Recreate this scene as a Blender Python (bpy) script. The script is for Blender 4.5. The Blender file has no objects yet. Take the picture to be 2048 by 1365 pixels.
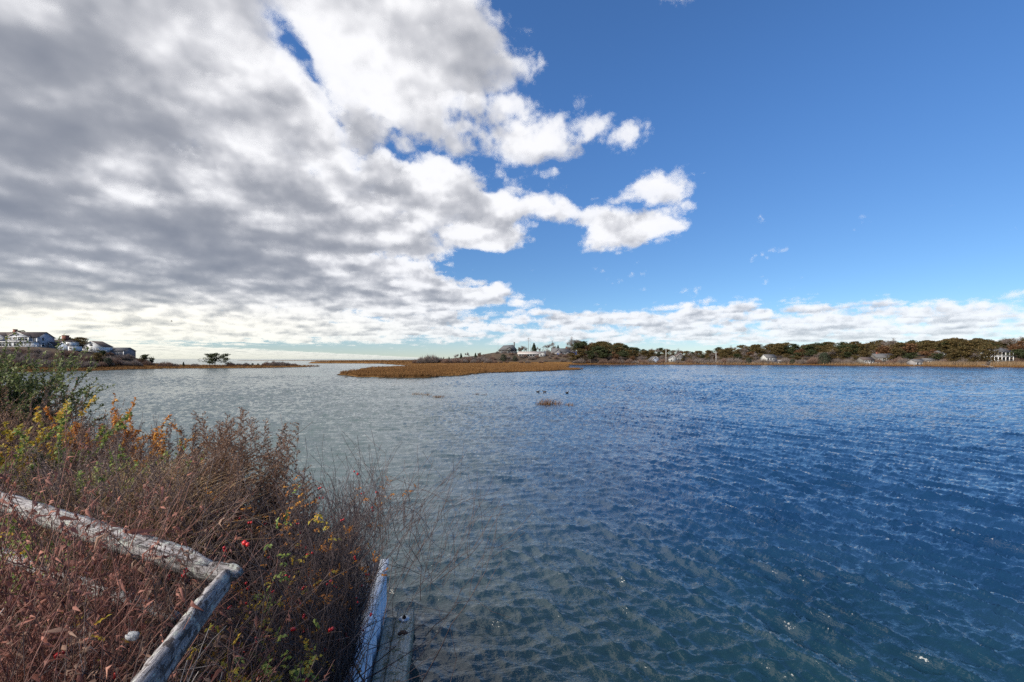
import bpy, math, random, os
import numpy as np
from mathutils import Vector, Matrix, noise as mnoise

SC = bpy.context.scene
COL = SC.collection
R = math.radians
SEED = 7
rng = np.random.default_rng(SEED)
random.seed(SEED)

# ------------------------------------------------------------------ camera
CAM_Z = 4.5            # metres above the water
F = 910.0              # focal length in photo pixels (2048 wide) = 16 mm lens
HOR = 718.0            # photo row of the horizon
cam = bpy.data.cameras.new('camera')
cam.lens = F / 2048 * 36.0
cam.sensor_width = 36.0
cam.shift_y = (HOR - 682.5) / 2048
cam.clip_start = 0.05
cam.clip_end = 60000
camo = bpy.data.objects.new('camera', cam)
COL.objects.link(camo)
camo.location = (0, 0, CAM_Z)
camo.rotation_euler = (R(90), 0, 0)
SC.camera = camo

# ------------------------------------------------------------------ sun + exposure
SUN_AZ, SUN_EL = R(-123), R(34)        # azimuth from +Y, clockwise positive
SUN = Vector((math.sin(SUN_AZ) * math.cos(SUN_EL), math.cos(SUN_AZ) * math.cos(SUN_EL), math.sin(SUN_EL)))
sl = bpy.data.lights.new('sun', 'SUN')
sl.energy = 4.2
sl.angle = R(50)                      # veiled by cloud
sl.color = (1.0, 0.93, 0.82)
so = bpy.data.objects.new('sun', sl)
COL.objects.link(so)
so.location = (-60, 60, 60)
so.rotation_euler = SUN.to_track_quat('Z', 'Y').to_euler()
vs = SC.view_settings
vs.view_transform = 'Standard'
vs.look = 'None'
vs.exposure = 0.7
vs.gamma = 1.0
vs.use_curve_mapping = False
SC.render.film_transparent = False
cy = SC.cycles
cy.use_denoising = False
try:
    cy.denoiser = 'OPENIMAGEDENOISE'
except Exception:
    pass
cy.use_adaptive_sampling = True
cy.adaptive_threshold = 0.01
cy.max_bounces = 5
cy.diffuse_bounces = 2
cy.glossy_bounces = 3
cy.transmission_bounces = 3
cy.transparent_max_bounces = 4
cy.caustics_reflective = False
cy.caustics_refractive = False
cy.sample_clamp_indirect = 4


# ------------------------------------------------------------------ node expression helper
class NT:
    def __init__(self, tree):
        self.t = tree
        self.n = tree.nodes
        self.l = tree.links

    def new(self, kind, **kw):
        nd = self.n.new(kind)
        for k, v in kw.items():
            setattr(nd, k, v)
        return nd

    def put(self, sock, v):
        if isinstance(v, E):
            self.l.new(v.s, sock)
        elif isinstance(v, bpy.types.NodeSocket):
            self.l.new(v, sock)
        elif v is not None:
            sock.default_value = v

    def math(self, op, a, b=None, c=None, clamp=False):
        nd = self.new('ShaderNodeMath', operation=op, use_clamp=clamp)
        self.put(nd.inputs[0], a)
        if b is not None:
            self.put(nd.inputs[1], b)
        if c is not None:
            self.put(nd.inputs[2], c)
        return E(self, nd.outputs[0])

    def vec(self, x, y, z):
        nd = self.new('ShaderNodeCombineXYZ')
        for i, v in enumerate((x, y, z)):
            self.put(nd.inputs[i], v)
        return E(self, nd.outputs[0])

    def vmath(self, op, a, b=None, scale=None):
        nd = self.new('ShaderNodeVectorMath', operation=op)
        self.put(nd.inputs[0], a)
        if b is not None:
            self.put(nd.inputs[1], b)
        if scale is not None:
            self.put(nd.inputs['Scale'], scale)
        return E(self, nd.outputs['Value'] if op in ('LENGTH', 'DOT_PRODUCT', 'DISTANCE') else nd.outputs[0])

    def sep(self, v):
        nd = self.new('ShaderNodeSeparateXYZ')
        self.put(nd.inputs[0], v)
        return [E(self, o) for o in nd.outputs]

    def noise(self, v, scale=1.0, detail=4.0, rough=0.5, dist=0.0, lac=2.0, color=False, dim='3D', w=None):
        nd = self.new('ShaderNodeTexNoise', noise_dimensions=dim)
        if v is not None:
            self.put(nd.inputs['Vector'], v)
        if w is not None:
            self.put(nd.inputs['W'], w)
        self.put(nd.inputs['Scale'], scale)
        self.put(nd.inputs['Detail'], detail)
        self.put(nd.inputs['Roughness'], rough)
        self.put(nd.inputs['Lacunarity'], lac)
        self.put(nd.inputs['Distortion'], dist)
        return E(self, nd.outputs['Color' if color else 'Fac'])

    def smooth(self, v, a, b, lo=0.0, hi=1.0):
        nd = self.new('ShaderNodeMapRange', interpolation_type='SMOOTHSTEP')
        for s, x in zip(('Value', 'From Min', 'From Max', 'To Min', 'To Max'), (v, a, b, lo, hi)):
            self.put(nd.inputs[s], x)
        return E(self, nd.outputs[0])

    def lin(self, v, a, b, lo=0.0, hi=1.0):
        nd = self.new('ShaderNodeMapRange')
        for s, x in zip(('Value', 'From Min', 'From Max', 'To Min', 'To Max'), (v, a, b, lo, hi)):
            self.put(nd.inputs[s], x)
        return E(self, nd.outputs[0])

    def mix(self, f, a, b, mode='MIX'):
        nd = self.new('ShaderNodeMix', data_type='RGBA', blend_type=mode)
        self.put(nd.inputs[0], f)
        for s, x in ((nd.inputs[6], a), (nd.inputs[7], b)):
            if isinstance(x, tuple) and len(x) == 3:
                x = x + (1.0,)
            self.put(s, x)
        return E(self, nd.outputs[2])

    def ramp(self, f, stops, interp='LINEAR'):
        nd = self.new('ShaderNodeValToRGB')
        cr = nd.color_ramp
        cr.interpolation = interp
        while len(cr.elements) < len(stops):
            cr.elements.new(0.5)
        for e, (p, c) in zip(cr.elements, stops):
            e.position = p
            e.color = tuple(c) + (1.0,) if len(c) == 3 else c
        self.put(nd.inputs[0], f)
        return E(self, nd.outputs[0])

    def curve(self, f, pts):
        nd = self.new('ShaderNodeFloatCurve')
        c = nd.mapping.curves[0]
        while len(c.points) < len(pts):
            c.points.new(0.5, 0.5)
        for p, (x, y) in zip(c.points, pts):
            p.location = (x, y)
            p.handle_type = 'AUTO_CLAMPED'
        nd.mapping.use_clip = False
        nd.mapping.update()
        self.put(nd.inputs['Value'], f)
        return E(self, nd.outputs[0])


class E:
    def __init__(self, nt, s):
        self.nt, self.s = nt, s

    def __add__(self, o): return self.nt.math('ADD', self, o)
    def __radd__(self, o): return self.nt.math('ADD', o, self)
    def __sub__(self, o): return self.nt.math('SUBTRACT', self, o)
    def __rsub__(self, o): return self.nt.math('SUBTRACT', o, self)
    def __mul__(self, o): return self.nt.math('MULTIPLY', self, o)
    def __rmul__(self, o): return self.nt.math('MULTIPLY', o, self)
    def __truediv__(self, o): return self.nt.math('DIVIDE', self, o)
    def __rtruediv__(self, o): return self.nt.math('DIVIDE', o, self)
    def max(self, o): return self.nt.math('MAXIMUM', self, o)
    def min(self, o): return self.nt.math('MINIMUM', self, o)
    def clamp(self): return self.nt.math('ADD', self, 0.0, clamp=True)
    def pow(self, o): return self.nt.math('POWER', self, o)
    def exp(self): return self.nt.math('EXPONENT', self)
    def abs(self): return self.nt.math('ABSOLUTE', self)


# ------------------------------------------------------------------ sky: physical sky plus one layer of broken cloud
def build_world():
    w = bpy.data.worlds.new('World')
    SC.world = w
    w.use_nodes = True
    w.node_tree.nodes.clear()
    nt = NT(w.node_tree)
    gen = nt.new('ShaderNodeTexCoord').outputs['Generated']
    d = nt.vmath('NORMALIZE', gen)
    dx, dy, dz = nt.sep(d)
    sky = nt.new('ShaderNodeTexSky', sky_type='NISHITA')
    sky.sun_disc = False
    sky.sun_elevation = SUN_EL
    sky.sun_rotation = SUN_AZ
    sky.altitude = 10
    sky.air_density = 1.0
    sky.dust_density = 0.05
    sky.ozone_density = 2.5
    dzs = dz.max(0.0)
    up = nt.vec(dx, dy, dzs + 0.012)
    nt.put(sky.inputs[0], up)
    base = nt.mix(1.0, E(nt, sky.outputs[0]), nt.mix(nt.smooth(dzs, 0.0, 0.12), (0.74, 0.84, 1.02), nt.mix(nt.smooth(dzs, 0.1, 0.55), (0.60, 0.84, 1.10), SKY_TINT)), 'MULTIPLY')
    # cloud layer: a slab of height 1 .. 1+T above the viewer, in units of its base height
    inv = 1.0 / (dzs + 0.008)
    T = 0.19
    N = 5
    wn = nt.new('ShaderNodeTexWhiteNoise', noise_dimensions='3D')
    nt.put(wn.inputs['Vector'], nt.vmath('SCALE', d, scale=917.0))
    jit = E(nt, wn.outputs['Value'])
    px1, py1 = dx * inv, dy * inv
    rr = nt.math('SQRT', px1 * px1 + py1 * py1)

    def cover(x, y, lowf):
        # where the cloud field lies: a broad mass west of a ragged edge, one stray bank, a belt far to the north
        xe = nt.curve(nt.lin(y, 0.0, 20.0), [(a / 20.0, b) for a, b in EDGE])
        fary = nt.smooth(y, 5.0, 9.5)
        mass = ((xe - x) * 1.5).min(0.62 - fary * 0.25)
        deep = nt.smooth(xe - x, 0.45, 2.4) * (1.0 - fary * 0.8) * 0.7
        bx, by = (x - 0.92) / 0.42, (y - 3.35) / 0.80
        blob = 0.70 - (bx * bx + by * by) * 0.85
        band = ((y + x * 0.30 - 9.9) * 0.42).min((22.0 - y) * 0.12).min(0.22)
        c = (mass + deep).max(blob).max(band).max(-0.95)
        gx = (x + 0.72 + (y - 1.7) * 0.10 + (lowf - 0.5) * 0.5) / 0.062
        gap = (gx * gx * -1.0).exp() * nt.smooth(y, 1.15, 1.5) * nt.smooth(y, 2.9, 2.3)
        return c + (lowf - 0.5) * 0.8 - gap * 1.0, deep

    fr = 1.0 / (1.0 + rr.min(25.0) * 0.06)
    lowf = nt.noise(nt.vec(px1, py1, 0.3), scale=0.55, detail=2.0)
    trans = None
    colr = None
    lit_sum = None
    a_tot = None
    for i in range(N):
        t = (jit + float(i)) / float(N)
        h = t * T + 1.0
        s = h * inv
        x, y = dx * s, dy * s
        if i in (0, 3):
            c, deep = cover(x, y, lowf)
        p = nt.vec(x * fr, y * fr, h)
        n = nt.noise(p, scale=2.3, detail=8.0, rough=0.66)
        prof = (t * t) * 0.75 + nt.smooth(t, 0.0, 0.10, 0.30, 0.0)
        dens = ((c * 0.62 + (n - 0.5) * 3.8 - prof) * 6.5).clamp()
        p2 = nt.vmath('ADD', p, (SUN.x * 0.13, SUN.y * 0.13, SUN.z * 0.20))
        n2 = nt.noise(p2, scale=2.3, detail=4.0, rough=0.66)
        d2 = (c * 0.62 + (n2 - 0.5) * 3.6 - (t * t) * 0.75 + 0.1).max(0.0).min(2.0)
        lit = (d2 * -0.72 + (n - n2) * 2.5 - deep * (lowf * 2.6 - 0.42) * (1.3 - t) * 0.56 - (1.0 - t) * 0.1).exp() * (t * 0.30 + 0.95)
        a = 1.0 - (dens * (-6.5 / N) * (1.0 + rr * 0.30).min(3.5)).exp()
        if trans is None:
            lit_sum, trans, a_tot = a * lit, 1.0 - a, a
        else:
            k = trans * a
            lit_sum = lit_sum + k * lit
            a_tot = a_tot + k
            trans = trans * (1.0 - a)
    alpha = a_tot.clamp()
    lit = lit_sum / a_tot.max(0.001)
    sd = nt.vmath('DOT_PRODUCT', d, tuple(SUN))
    near = nt.smooth(sd, 0.2, 0.9)
    far = nt.smooth(rr, 4.5, 14.0)
    westglow = far * nt.smooth(dx, 0.05, -0.75)
    lit2 = (lit * (1.0 + near * 0.4 + westglow * 0.45)).clamp()
    warm = nt.mix(westglow, (0.88, 0.88, 0.90), (1.08, 1.02, 0.88))
    cc = nt.ramp(nt.lin(lit2, 0.06, 0.86), [(0.0, (0.20, 0.22, 0.265)), (0.35, (0.34, 0.355, 0.39)), (0.7, (0.63, 0.635, 0.655)), (1.0, (0.92, 0.92, 0.92))])
    cc = nt.mix(1.0, cc, nt.mix(0.0, warm, warm), 'MULTIPLY')
    cc = nt.vmath('SCALE', cc, scale=11.0)
    haze = 1.0 - (rr * -0.022).exp()
    cc = nt.mix(haze * 0.55, cc, base)
    fin = nt.mix(alpha, base, cc)
    bg = nt.new('ShaderNodeBackground')
    nt.put(bg.inputs['Color'], fin)
    bg.inputs['Strength'].default_value = 0.07
    out = nt.new('ShaderNodeOutputWorld')
    nt.l.new(bg.outputs[0], out.inputs[0])
    w.cycles.sampling_method = 'MANUAL'
    w.cycles.sample_map_resolution = 256


SKY_TINT = (0.66, 1.04, 1.46)
EDGE = [(0, -0.05), (1.0, -0.02), (1.27, 0.02), (1.95, -0.02), (2.3, -0.06), (2.7, 0.06), (3.2, 0.22), (3.8, 0.10), (4.2, -0.4), (4.7, -0.8),
        (5.2, -0.8), (5.7, -0.3), (6.6, -0.1), (7.5, 0.05), (8.4, -0.6), (10.0, -1.0), (16.0, -1.5), (18.0, -14.0), (20.0, -20.0)]
build_world()


# ------------------------------------------------------------------ object helpers
def at(px, py, Y):
    """photo pixel -> world point at forward distance Y"""
    return Vector(((px - 1024.0) / F * Y, Y, CAM_Z + (HOR - py) / F * Y))


def xat(px, Y):
    return (px - 1024.0) / F * Y


def tag(o, label=None, cat=None, group=None, kind=None):
    if label:
        o['label'] = label
    if cat:
        o['category'] = cat
    if group:
        o['group'] = group
    if kind:
        o['kind'] = kind
    return o


def empty(name, loc=(0, 0, 0), rz=0.0):
    o = bpy.data.objects.new(name, None)
    o.empty_display_size = 0.2
    o.location = loc
    o.rotation_euler = (0, 0, rz)
    COL.objects.link(o)
    return o


def mesh_data(name, V, faces, mat, smooth=False):
    """V (n,3); faces: array (m,3|4), or a list of such arrays / lists"""
    me = bpy.data.meshes.new(name)
    if isinstance(faces, np.ndarray):
        faces = [faces]
    starts, loops, tot = [], [], 0
    if len(faces) and isinstance(faces[0], np.ndarray):
        for f in faces:
            if len(f) == 0:
                continue
            k = f.shape[1]
            starts.append(np.arange(len(f), dtype=np.int32) * k + tot)
            loops.append(f.astype(np.int32).ravel())
            tot += f.size
        starts, loops = np.concatenate(starts), np.concatenate(loops)
    else:
        st = []
        for f in faces:
            st.append(tot)
            loops.extend(f)
            tot += len(f)
        starts, loops = np.array(st, np.int32), np.array(loops, np.int32)
    V = np.asarray(V, np.float32)
    me.vertices.add(len(V))
    me.vertices.foreach_set('co', V.ravel())
    me.loops.add(len(loops))
    me.loops.foreach_set('vertex_index', loops)
    me.polygons.add(len(starts))
    me.polygons.foreach_set('loop_start', starts)
    if smooth:
        me.polygons.foreach_set('use_smooth', np.ones(len(starts), bool))
    me.update(calc_edges=True)
    if mat is not None:
        me.materials.append(mat)
    return me


def mobj(name, V, faces, mat, parent=None, smooth=False, kind=None):
    o = bpy.data.objects.new(name, mesh_data(name, V, faces, mat, smooth))
    COL.objects.link(o)
    if parent is not None:
        o.parent = parent
    if kind:
        o['kind'] = kind
    return o


def link(name, me, parent=None, loc=(0, 0, 0), rot=(0, 0, 0), scale=(1, 1, 1), kind=None):
    o = bpy.data.objects.new(name, me)
    COL.objects.link(o)
    o.parent = parent
    o.location, o.rotation_euler, o.scale = loc, rot, scale
    if kind:
        o['kind'] = kind
    return o


class MB:
    """collects boxes, prisms and tubes for ONE mesh"""

    def __init__(self):
        self.v, self.f = [], []

    def poly(self, pts, faces):
        b = len(self.v)
        self.v += [tuple(p) for p in pts]
        self.f += [tuple(i + b for i in f) for f in faces]
        return self

    def box(self, x0, x1, y0, y1, z0, z1):
        p = [(x0, y0, z0), (x1, y0, z0), (x1, y1, z0), (x0, y1, z0), (x0, y0, z1), (x1, y0, z1), (x1, y1, z1), (x0, y1, z1)]
        return self.poly(p, [(0, 3, 2, 1), (4, 5, 6, 7), (0, 1, 5, 4), (1, 2, 6, 5), (2, 3, 7, 6), (3, 0, 4, 7)])

    def bar(self, a, b, w, h, up=(0, 0, 1)):
        a, b = Vector(a), Vector(b)
        d = (b - a).normalized()
        s = d.cross(Vector(up)).normalized()
        u = s.cross(d).normalized()
        p = []
        for c in (a, b):
            for i, j in ((-1, -1), (1, -1), (1, 1), (-1, 1)):
                p.append(c + s * (i * w / 2) + u * (j * h / 2))
        return self.poly(p, [(0, 1, 2, 3), (7, 6, 5, 4), (0, 4, 5, 1), (1, 5, 6, 2), (2, 6, 7, 3), (3, 7, 4, 0)])

    def prism(self, prof, y0, y1):
        """profile [(x, z)] counter-clockwise, extruded along y"""
        n = len(prof)
        p = [(x, y0, z) for x, z in prof] + [(x, y1, z) for x, z in prof]
        fs = [tuple(range(n)), tuple(range(2 * n - 1, n - 1, -1))]
        fs += [(i, i + n, (i + 1) % n + n, (i + 1) % n) for i in range(n)]
        return self.poly(p, fs)

    def cyl(self, a, b, r0, r1=None, n=8):
        r1 = r0 if r1 is None else r1
        a, b = Vector(a), Vector(b)
        d = (b - a).normalized()
        s = d.orthogonal().normalized()
        u = d.cross(s)
        p = []
        for c, r in ((a, r0), (b, r1)):
            for i in range(n):
                t = 2 * math.pi * i / n
                p.append(c + s * (math.cos(t) * r) + u * (math.sin(t) * r))
        fs = [tuple(range(n - 1, -1, -1)), tuple(range(n, 2 * n))]
        fs += [(i, (i + 1) % n, (i + 1) % n + n, i + n) for i in range(n)]
        return self.poly(p, fs)

    def build(self, name, mat, parent=None, smooth=False, kind=None):
        return mobj(name, self.v, self.f, mat, parent, smooth, kind)


def tubes(paths, sides=3):
    """paths: list of (P (k,3), R (k,)) -> verts, quads; all tubes of a plant in one go"""
    Vs, Fs, base = [], [], 0
    bylen = {}
    for P, Rr in paths:
        bylen.setdefault(len(P), []).append((P, Rr))
    ang = np.arange(sides) * 2 * np.pi / sides
    ca, sa = np.cos(ang), np.sin(ang)
    for k, lst in bylen.items():
        P = np.array([p for p, _ in lst], float)
        Q = np.array([r for _, r in lst], float)
        m = len(P)
        T = np.empty_like(P)
        T[:, 1:-1] = P[:, 2:] - P[:, :-2]
        T[:, 0] = P[:, 1] - P[:, 0]
        T[:, -1] = P[:, -1] - P[:, -2]
        T /= np.linalg.norm(T, axis=2, keepdims=True) + 1e-9
        ref = np.tile(np.array([0.31, 0.57, 0.76]), (m, 1))[:, None, :]
        S = np.cross(T, np.broadcast_to(ref, T.shape))
        S /= np.linalg.norm(S, axis=2, keepdims=True) + 1e-9
        U = np.cross(T, S)
        ring = P[:, :, None, :] + Q[:, :, None, None] * (S[:, :, None, :] * ca[None, None, :, None] + U[:, :, None, :] * sa[None, None, :, None])
        Vs.append(ring.reshape(-1, 3))
        idx = np.arange(m * k * sides).reshape(m, k, sides) + base
        a = idx[:, :-1, :]
        b = idx[:, 1:, :]
        q = np.stack([a, np.roll(a, -1, 2), np.roll(b, -1, 2), b], -1).reshape(-1, 4)
        Fs.append(q)
        base += m * k * sides
    return np.concatenate(Vs), np.concatenate(Fs)


def vnoise(x, y, s=1.0, seed=0):
    """smooth value noise in 2-D, -1..1"""
    x = np.asarray(x, float) / s + seed * 17.3
    y = np.asarray(y, float) / s - seed * 9.1
    xi, yi = np.floor(x).astype(np.int64), np.floor(y).astype(np.int64)
    fx, fy = x - xi, y - yi
    fx, fy = fx * fx * (3 - 2 * fx), fy * fy * (3 - 2 * fy)

    def hsh(a, b):
        n = (a * 374761393 + b * 668265263 + seed * 1442695041) & 0xFFFFFFFF
        n = ((n ^ (n >> 13)) * 1274126177) & 0xFFFFFFFF
        return ((n ^ (n >> 16)) & 0xFFFF) / 32767.5 - 1
    return (hsh(xi, yi) * (1 - fx) + hsh(xi + 1, yi) * fx) * (1 - fy) + (hsh(xi, yi + 1) * (1 - fx) + hsh(xi + 1, yi + 1) * fx) * fy


def sstep(x, a, b):
    t = np.clip((np.asarray(x, float) - a) / (b - a), 0, 1)
    return t * t * (3 - 2 * t)


def poly_sd(X, Y, poly):
    """signed distance to a polygon, positive inside"""
    P = np.array(poly, float)
    Q = np.roll(P, -1, 0)
    d = np.full(np.shape(X), 1e9)
    ins = np.zeros(np.shape(X), bool)
    for (x0, y0), (x1, y1) in zip(P, Q):
        ex, ey = x1 - x0, y1 - y0
        t = np.clip(((X - x0) * ex + (Y - y0) * ey) / (ex * ex + ey * ey), 0, 1)
        d = np.minimum(d, np.hypot(X - x0 - t * ex, Y - y0 - t * ey))
        c = ((y0 > Y) != (y1 > Y))
        with np.errstate(divide='ignore', invalid='ignore'):
            c &= X < (x1 - x0) * (Y - y0) / (y1 - y0 + 1e-12) + x0
        ins ^= c
    return np.where(ins, d, -d)


# ------------------------------------------------------------------ materials
MATS = {}


def mat_new(name):
    m = bpy.data.materials.new(name)
    m.use_nodes = True
    m.node_tree.nodes.clear()
    nt = NT(m.node_tree)
    out = nt.new('ShaderNodeOutputMaterial')
    b = nt.new('ShaderNodeBsdfPrincipled')
    nt.l.new(b.outputs[0], out.inputs[0])
    MATS[name] = m
    return m, nt, b, out


def set_bump(nt, b, h, strength=0.3, dist=0.02):
    bp = nt.new('ShaderNodeBump')
    nt.put(bp.inputs['Height'], h)
    bp.inputs['Strength'].default_value = strength
    bp.inputs['Distance'].default_value = dist
    nt.l.new(bp.outputs[0], b.inputs['Normal'])
    return bp


def mat_noise(name, cols, scale=3.0, detail=5, rough=0.85, bump=0.0, bscale=None, stretch=(1, 1, 1), spec=0.3, bdist=0.02, obj=True):
    """mottled surface: colour ramp over object-space noise"""
    m, nt, b, _ = mat_new(name)
    tc = nt.new('ShaderNodeTexCoord')
    co = nt.vmath('MULTIPLY', tc.outputs['Object' if obj else 'Generated'], stretch)
    n = nt.noise(co, scale=scale, detail=detail, rough=0.6)
    st = [(0.3 + 0.4 * i / max(1, len(cols) - 1), c) for i, c in enumerate(cols)]
    nt.put(b.inputs['Base Color'], nt.ramp(n, st))
    b.inputs['Roughness'].default_value = rough
    b.inputs['Specular IOR Level'].default_value = spec
    if bump:
        set_bump(nt, b, nt.noise(co, scale=bscale or scale * 3, detail=4), bump, bdist)
    return m


def mat_leaf(name, stops, rough=0.6, transl=0.25, wild=0.25, spec=0.3, patch=None):
    """foliage: each leaf takes its own tint; thin leaves let some light through"""
    m, nt, b, out = mat_new(name)
    g = nt.new('ShaderNodeNewGeometry')
    r = E(nt, g.outputs['Random Per Island'])
    n = nt.noise(g.outputs['Position'], scale=patch or 1.4, detail=2)
    f = (r * (1.0 - wild) + (n - 0.5) * 1.6 * wild + wild * 0.5).clamp()
    c = nt.ramp(f, stops)
    nt.put(b.inputs['Base Color'], c)
    b.inputs['Roughness'].default_value = rough
    b.inputs['Specular IOR Level'].default_value = spec
    if transl:
        t = nt.new('ShaderNodeBsdfTranslucent')
        nt.put(t.inputs['Color'], c)
        mx = nt.new('ShaderNodeMixShader')
        mx.inputs[0].default_value = transl
        nt.l.new(b.outputs[0], mx.inputs[1])
        nt.l.new(t.outputs[0], mx.inputs[2])
        nt.l.new(mx.outputs[0], out.inputs[0])
    return m


def mat_flat(name, col, rough=0.6, spec=0.4, metal=0.0, vary=0.12, scale=6.0):
    m, nt, b, _ = mat_new(name)
    tc = nt.new('ShaderNodeTexCoord')
    n = nt.noise(tc.outputs['Object'], scale=scale, detail=4)
    lo = tuple(c * (1 - vary) for c in col)
    hi = tuple(min(1, c * (1 + vary)) for c in col)
    nt.put(b.inputs['Base Color'], nt.ramp(n, [(0.3, lo), (0.7, hi)]))
    b.inputs['Roughness'].default_value = rough
    b.inputs['Specular IOR Level'].default_value = spec
    b.inputs['Metallic'].default_value = metal
    return m


# ------------------------------------------------------------------ water: one sheet to the horizon, wind chop from a wave spectrum
def wave_tile(n, L, theta, lam, spread, seed):
    """periodic sea-surface tile: height and sideways (choppy) offsets, unit rms height"""
    rg = np.random.default_rng(seed)
    k1 = np.fft.fftfreq(n, L / n) * 2 * np.pi
    kx, ky = np.meshgrid(k1, k1, indexing='ij')
    k = np.hypot(kx, ky)
    k[0, 0] = 1e-6
    kp = 2 * np.pi / lam
    S = np.exp(-0.85 * (kp / k) ** 2) / k ** 3.2
    cosd = (kx * math.cos(theta) + ky * math.sin(theta)) / k
    D = np.abs(cosd) ** spread + 0.02
    A = np.sqrt(S * D) * (rg.normal(size=(n, n)) + 1j * rg.normal(size=(n, n)))
    A[0, 0] = 0
    A *= np.exp(-(k * L / n * 0.55) ** 2)
    h = np.real(np.fft.ifft2(A))
    s = h.std()
    dx = np.real(np.fft.ifft2(-1j * kx / k * A)) / s
    dy = np.real(np.fft.ifft2(-1j * ky / k * A)) / s
    return h / s, dx, dy


def sample_tile(tile, L, x, y):
    n = tile.shape[0]
    u, v = (x / L * n) % n, (y / L * n) % n
    i, j = np.floor(u).astype(int), np.floor(v).astype(int)
    fu, fv = u - i, v - j
    i %= n
    j %= n
    i2, j2 = (i + 1) % n, (j + 1) % n
    return tile[i, j] * (1 - fu) * (1 - fv) + tile[i2, j] * fu * (1 - fv) + tile[i, j2] * (1 - fu) * fv + tile[i2, j2] * fu * fv


def build_water():
    Yn = np.geomspace(1.6, 420, 760)
    Yf = np.geomspace(430, 40000, 50)
    Yr = np.concatenate([Yn, Yf])
    tn = np.tan(np.linspace(-1.02, 1.02, 760))
    tn = np.concatenate([[-6, -3], tn, [3, 6]])
    X = Yr[:, None] * tn[None, :]
    Y = np.repeat(Yr[:, None], len(tn), 1)
    # the chop swings round the point: crests lie across the view in the west, along it in the east
    wE = sstep(X + 2.5 * vnoise(X, Y, 9, 3), -4.0, 9.0) * (1 - 0.5 * sstep(Y, 60, 140))
    LA, LB, LC = 23.0, 19.0, 61.0
    A = wave_tile(768, LA, R(98), 0.92, 9, 1)
    B = wave_tile(768, LB, R(30), 1.2, 20, 2)
    Cc = wave_tile(256, LC, R(70), 5.0, 3, 5)
    H = np.zeros_like(X)
    DX, DY = np.zeros_like(X), np.zeros_like(X)
    gust = 0.88 + 0.38 * vnoise(X, Y, 14, 8) + 0.22 * vnoise(X, Y, 45, 9) + 0.15 * vnoise(X, Y, 4.5, 10)
    slick = 1 - 0.75 * SLICK(X, Y)
    far = 1 + (Y / 150.0) ** 1.0
    amp = 0.037 * gust * slick * (0.92 + 0.08 * wE)
    x2, y2 = X * 0.966 - Y * 0.259, X * 0.259 + Y * 0.966
    for T, L, w, gx, gy in ((A, LA, 1 - wE, X, Y), (B, LB, wE * 1.05, X, Y), (A, LA * 0.57, 0.34, x2, y2), (Cc, LC, 0.45 * far, X, Y)):
        H += sample_tile(T[0], L, gx, gy) * w
        DX += sample_tile(T[1], L, gx, gy) * w
        DY += sample_tile(T[2], L, gx, gy) * w
    calm = sstep(-Y, -420, -330)
    H *= amp * calm
    DX *= amp * -0.68 * calm
    DY *= amp * -0.68 * calm
    V = np.stack([X + DX, Y + DY, H], -1).reshape(-1, 3)
    nr, nc = X.shape
    idx = np.arange(nr * nc).reshape(nr, nc)
    q = np.stack([idx[:-1, :-1], idx[:-1, 1:], idx[1:, 1:], idx[1:, :-1]], -1).reshape(-1, 4)
    m, nt, b, _ = mat_new('water')
    pos = nt.new('ShaderNodeNewGeometry').outputs['Position']
    px, py, pz = nt.sep(pos)
    # murky green water over weed: the body colour varies, paler in the west
    weed = nt.noise(nt.vec(px, py, 0.0), scale=0.42, detail=5, rough=0.62)
    near = nt.smooth(nt.vmath('LENGTH', nt.vec(px * 0.8 + 1.0, py, 0.0)), 4.0, 16.0)
    deepc = nt.ramp(weed, [(0.35, (0.005, 0.026, 0.070)), (0.65, (0.009, 0.037, 0.092))])
    shal = nt.ramp(weed, [(0.32, (0.006, 0.023, 0.026)), (0.5, (0.009, 0.033, 0.036)), (0.70, (0.014, 0.037, 0.036))])
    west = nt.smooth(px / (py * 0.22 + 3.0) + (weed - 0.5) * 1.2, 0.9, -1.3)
    sand_sheen = nt.ramp(weed, [(0.35, (0.040, 0.070, 0.072)), (0.65, (0.064, 0.098, 0.097))])  # sandy shallows, lifted by silvery sky sheen painted into the body colour
    nt.put(b.inputs['Base Color'], nt.mix(west, nt.mix(near, shal, deepc), sand_sheen))
    b.inputs['IOR'].default_value = 1.6
    b.inputs['Specular IOR Level'].default_value = 0.5
    nt.put(b.inputs['Roughness'], nt.lin(py, 8.0, 160.0, 0.04, 0.14))
    slk = nt.smooth(nt.noise(nt.vec(px * 0.012, py * 0.03, 0.0), scale=1.0, detail=2), 0.35, 0.6)
    east = nt.smooth(px + (nt.noise(nt.vec(px, py, 0.0), scale=0.1, detail=1) - 0.5) * 10.0, -4.0, 9.0)
    cw = nt.noise(nt.vec(px * 0.32, py, pz), scale=3.9, detail=4.0, rough=0.62, dist=0.25)
    ce = nt.noise(nt.vec(px * 0.883 + py * 0.469, (py * 0.883 - px * 0.469) * 0.24, pz), scale=3.9, detail=4.0, rough=0.62, dist=0.25)
    r1 = cw * (1.0 - east) + ce * east
    r2 = nt.noise(nt.vec(px, py * 1.3, pz), scale=15.0, detail=2.0, rough=0.6)
    hgt = (r1 * 0.75 + r2 * 0.16)
    bp = set_bump(nt, b, hgt, 0.55, 0.13)
    gst = nt.smooth(nt.noise(nt.vec(px * 0.05, py * 0.09, 0.0), scale=1.0, detail=3, rough=0.6), 0.36, 0.64)
    nt.put(bp.inputs['Strength'], slk * 0.22 + gst * 0.28 + 0.18 + (1.0 - east) * 0.25)
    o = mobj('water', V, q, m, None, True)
    o['kind'] = 'structure'


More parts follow.
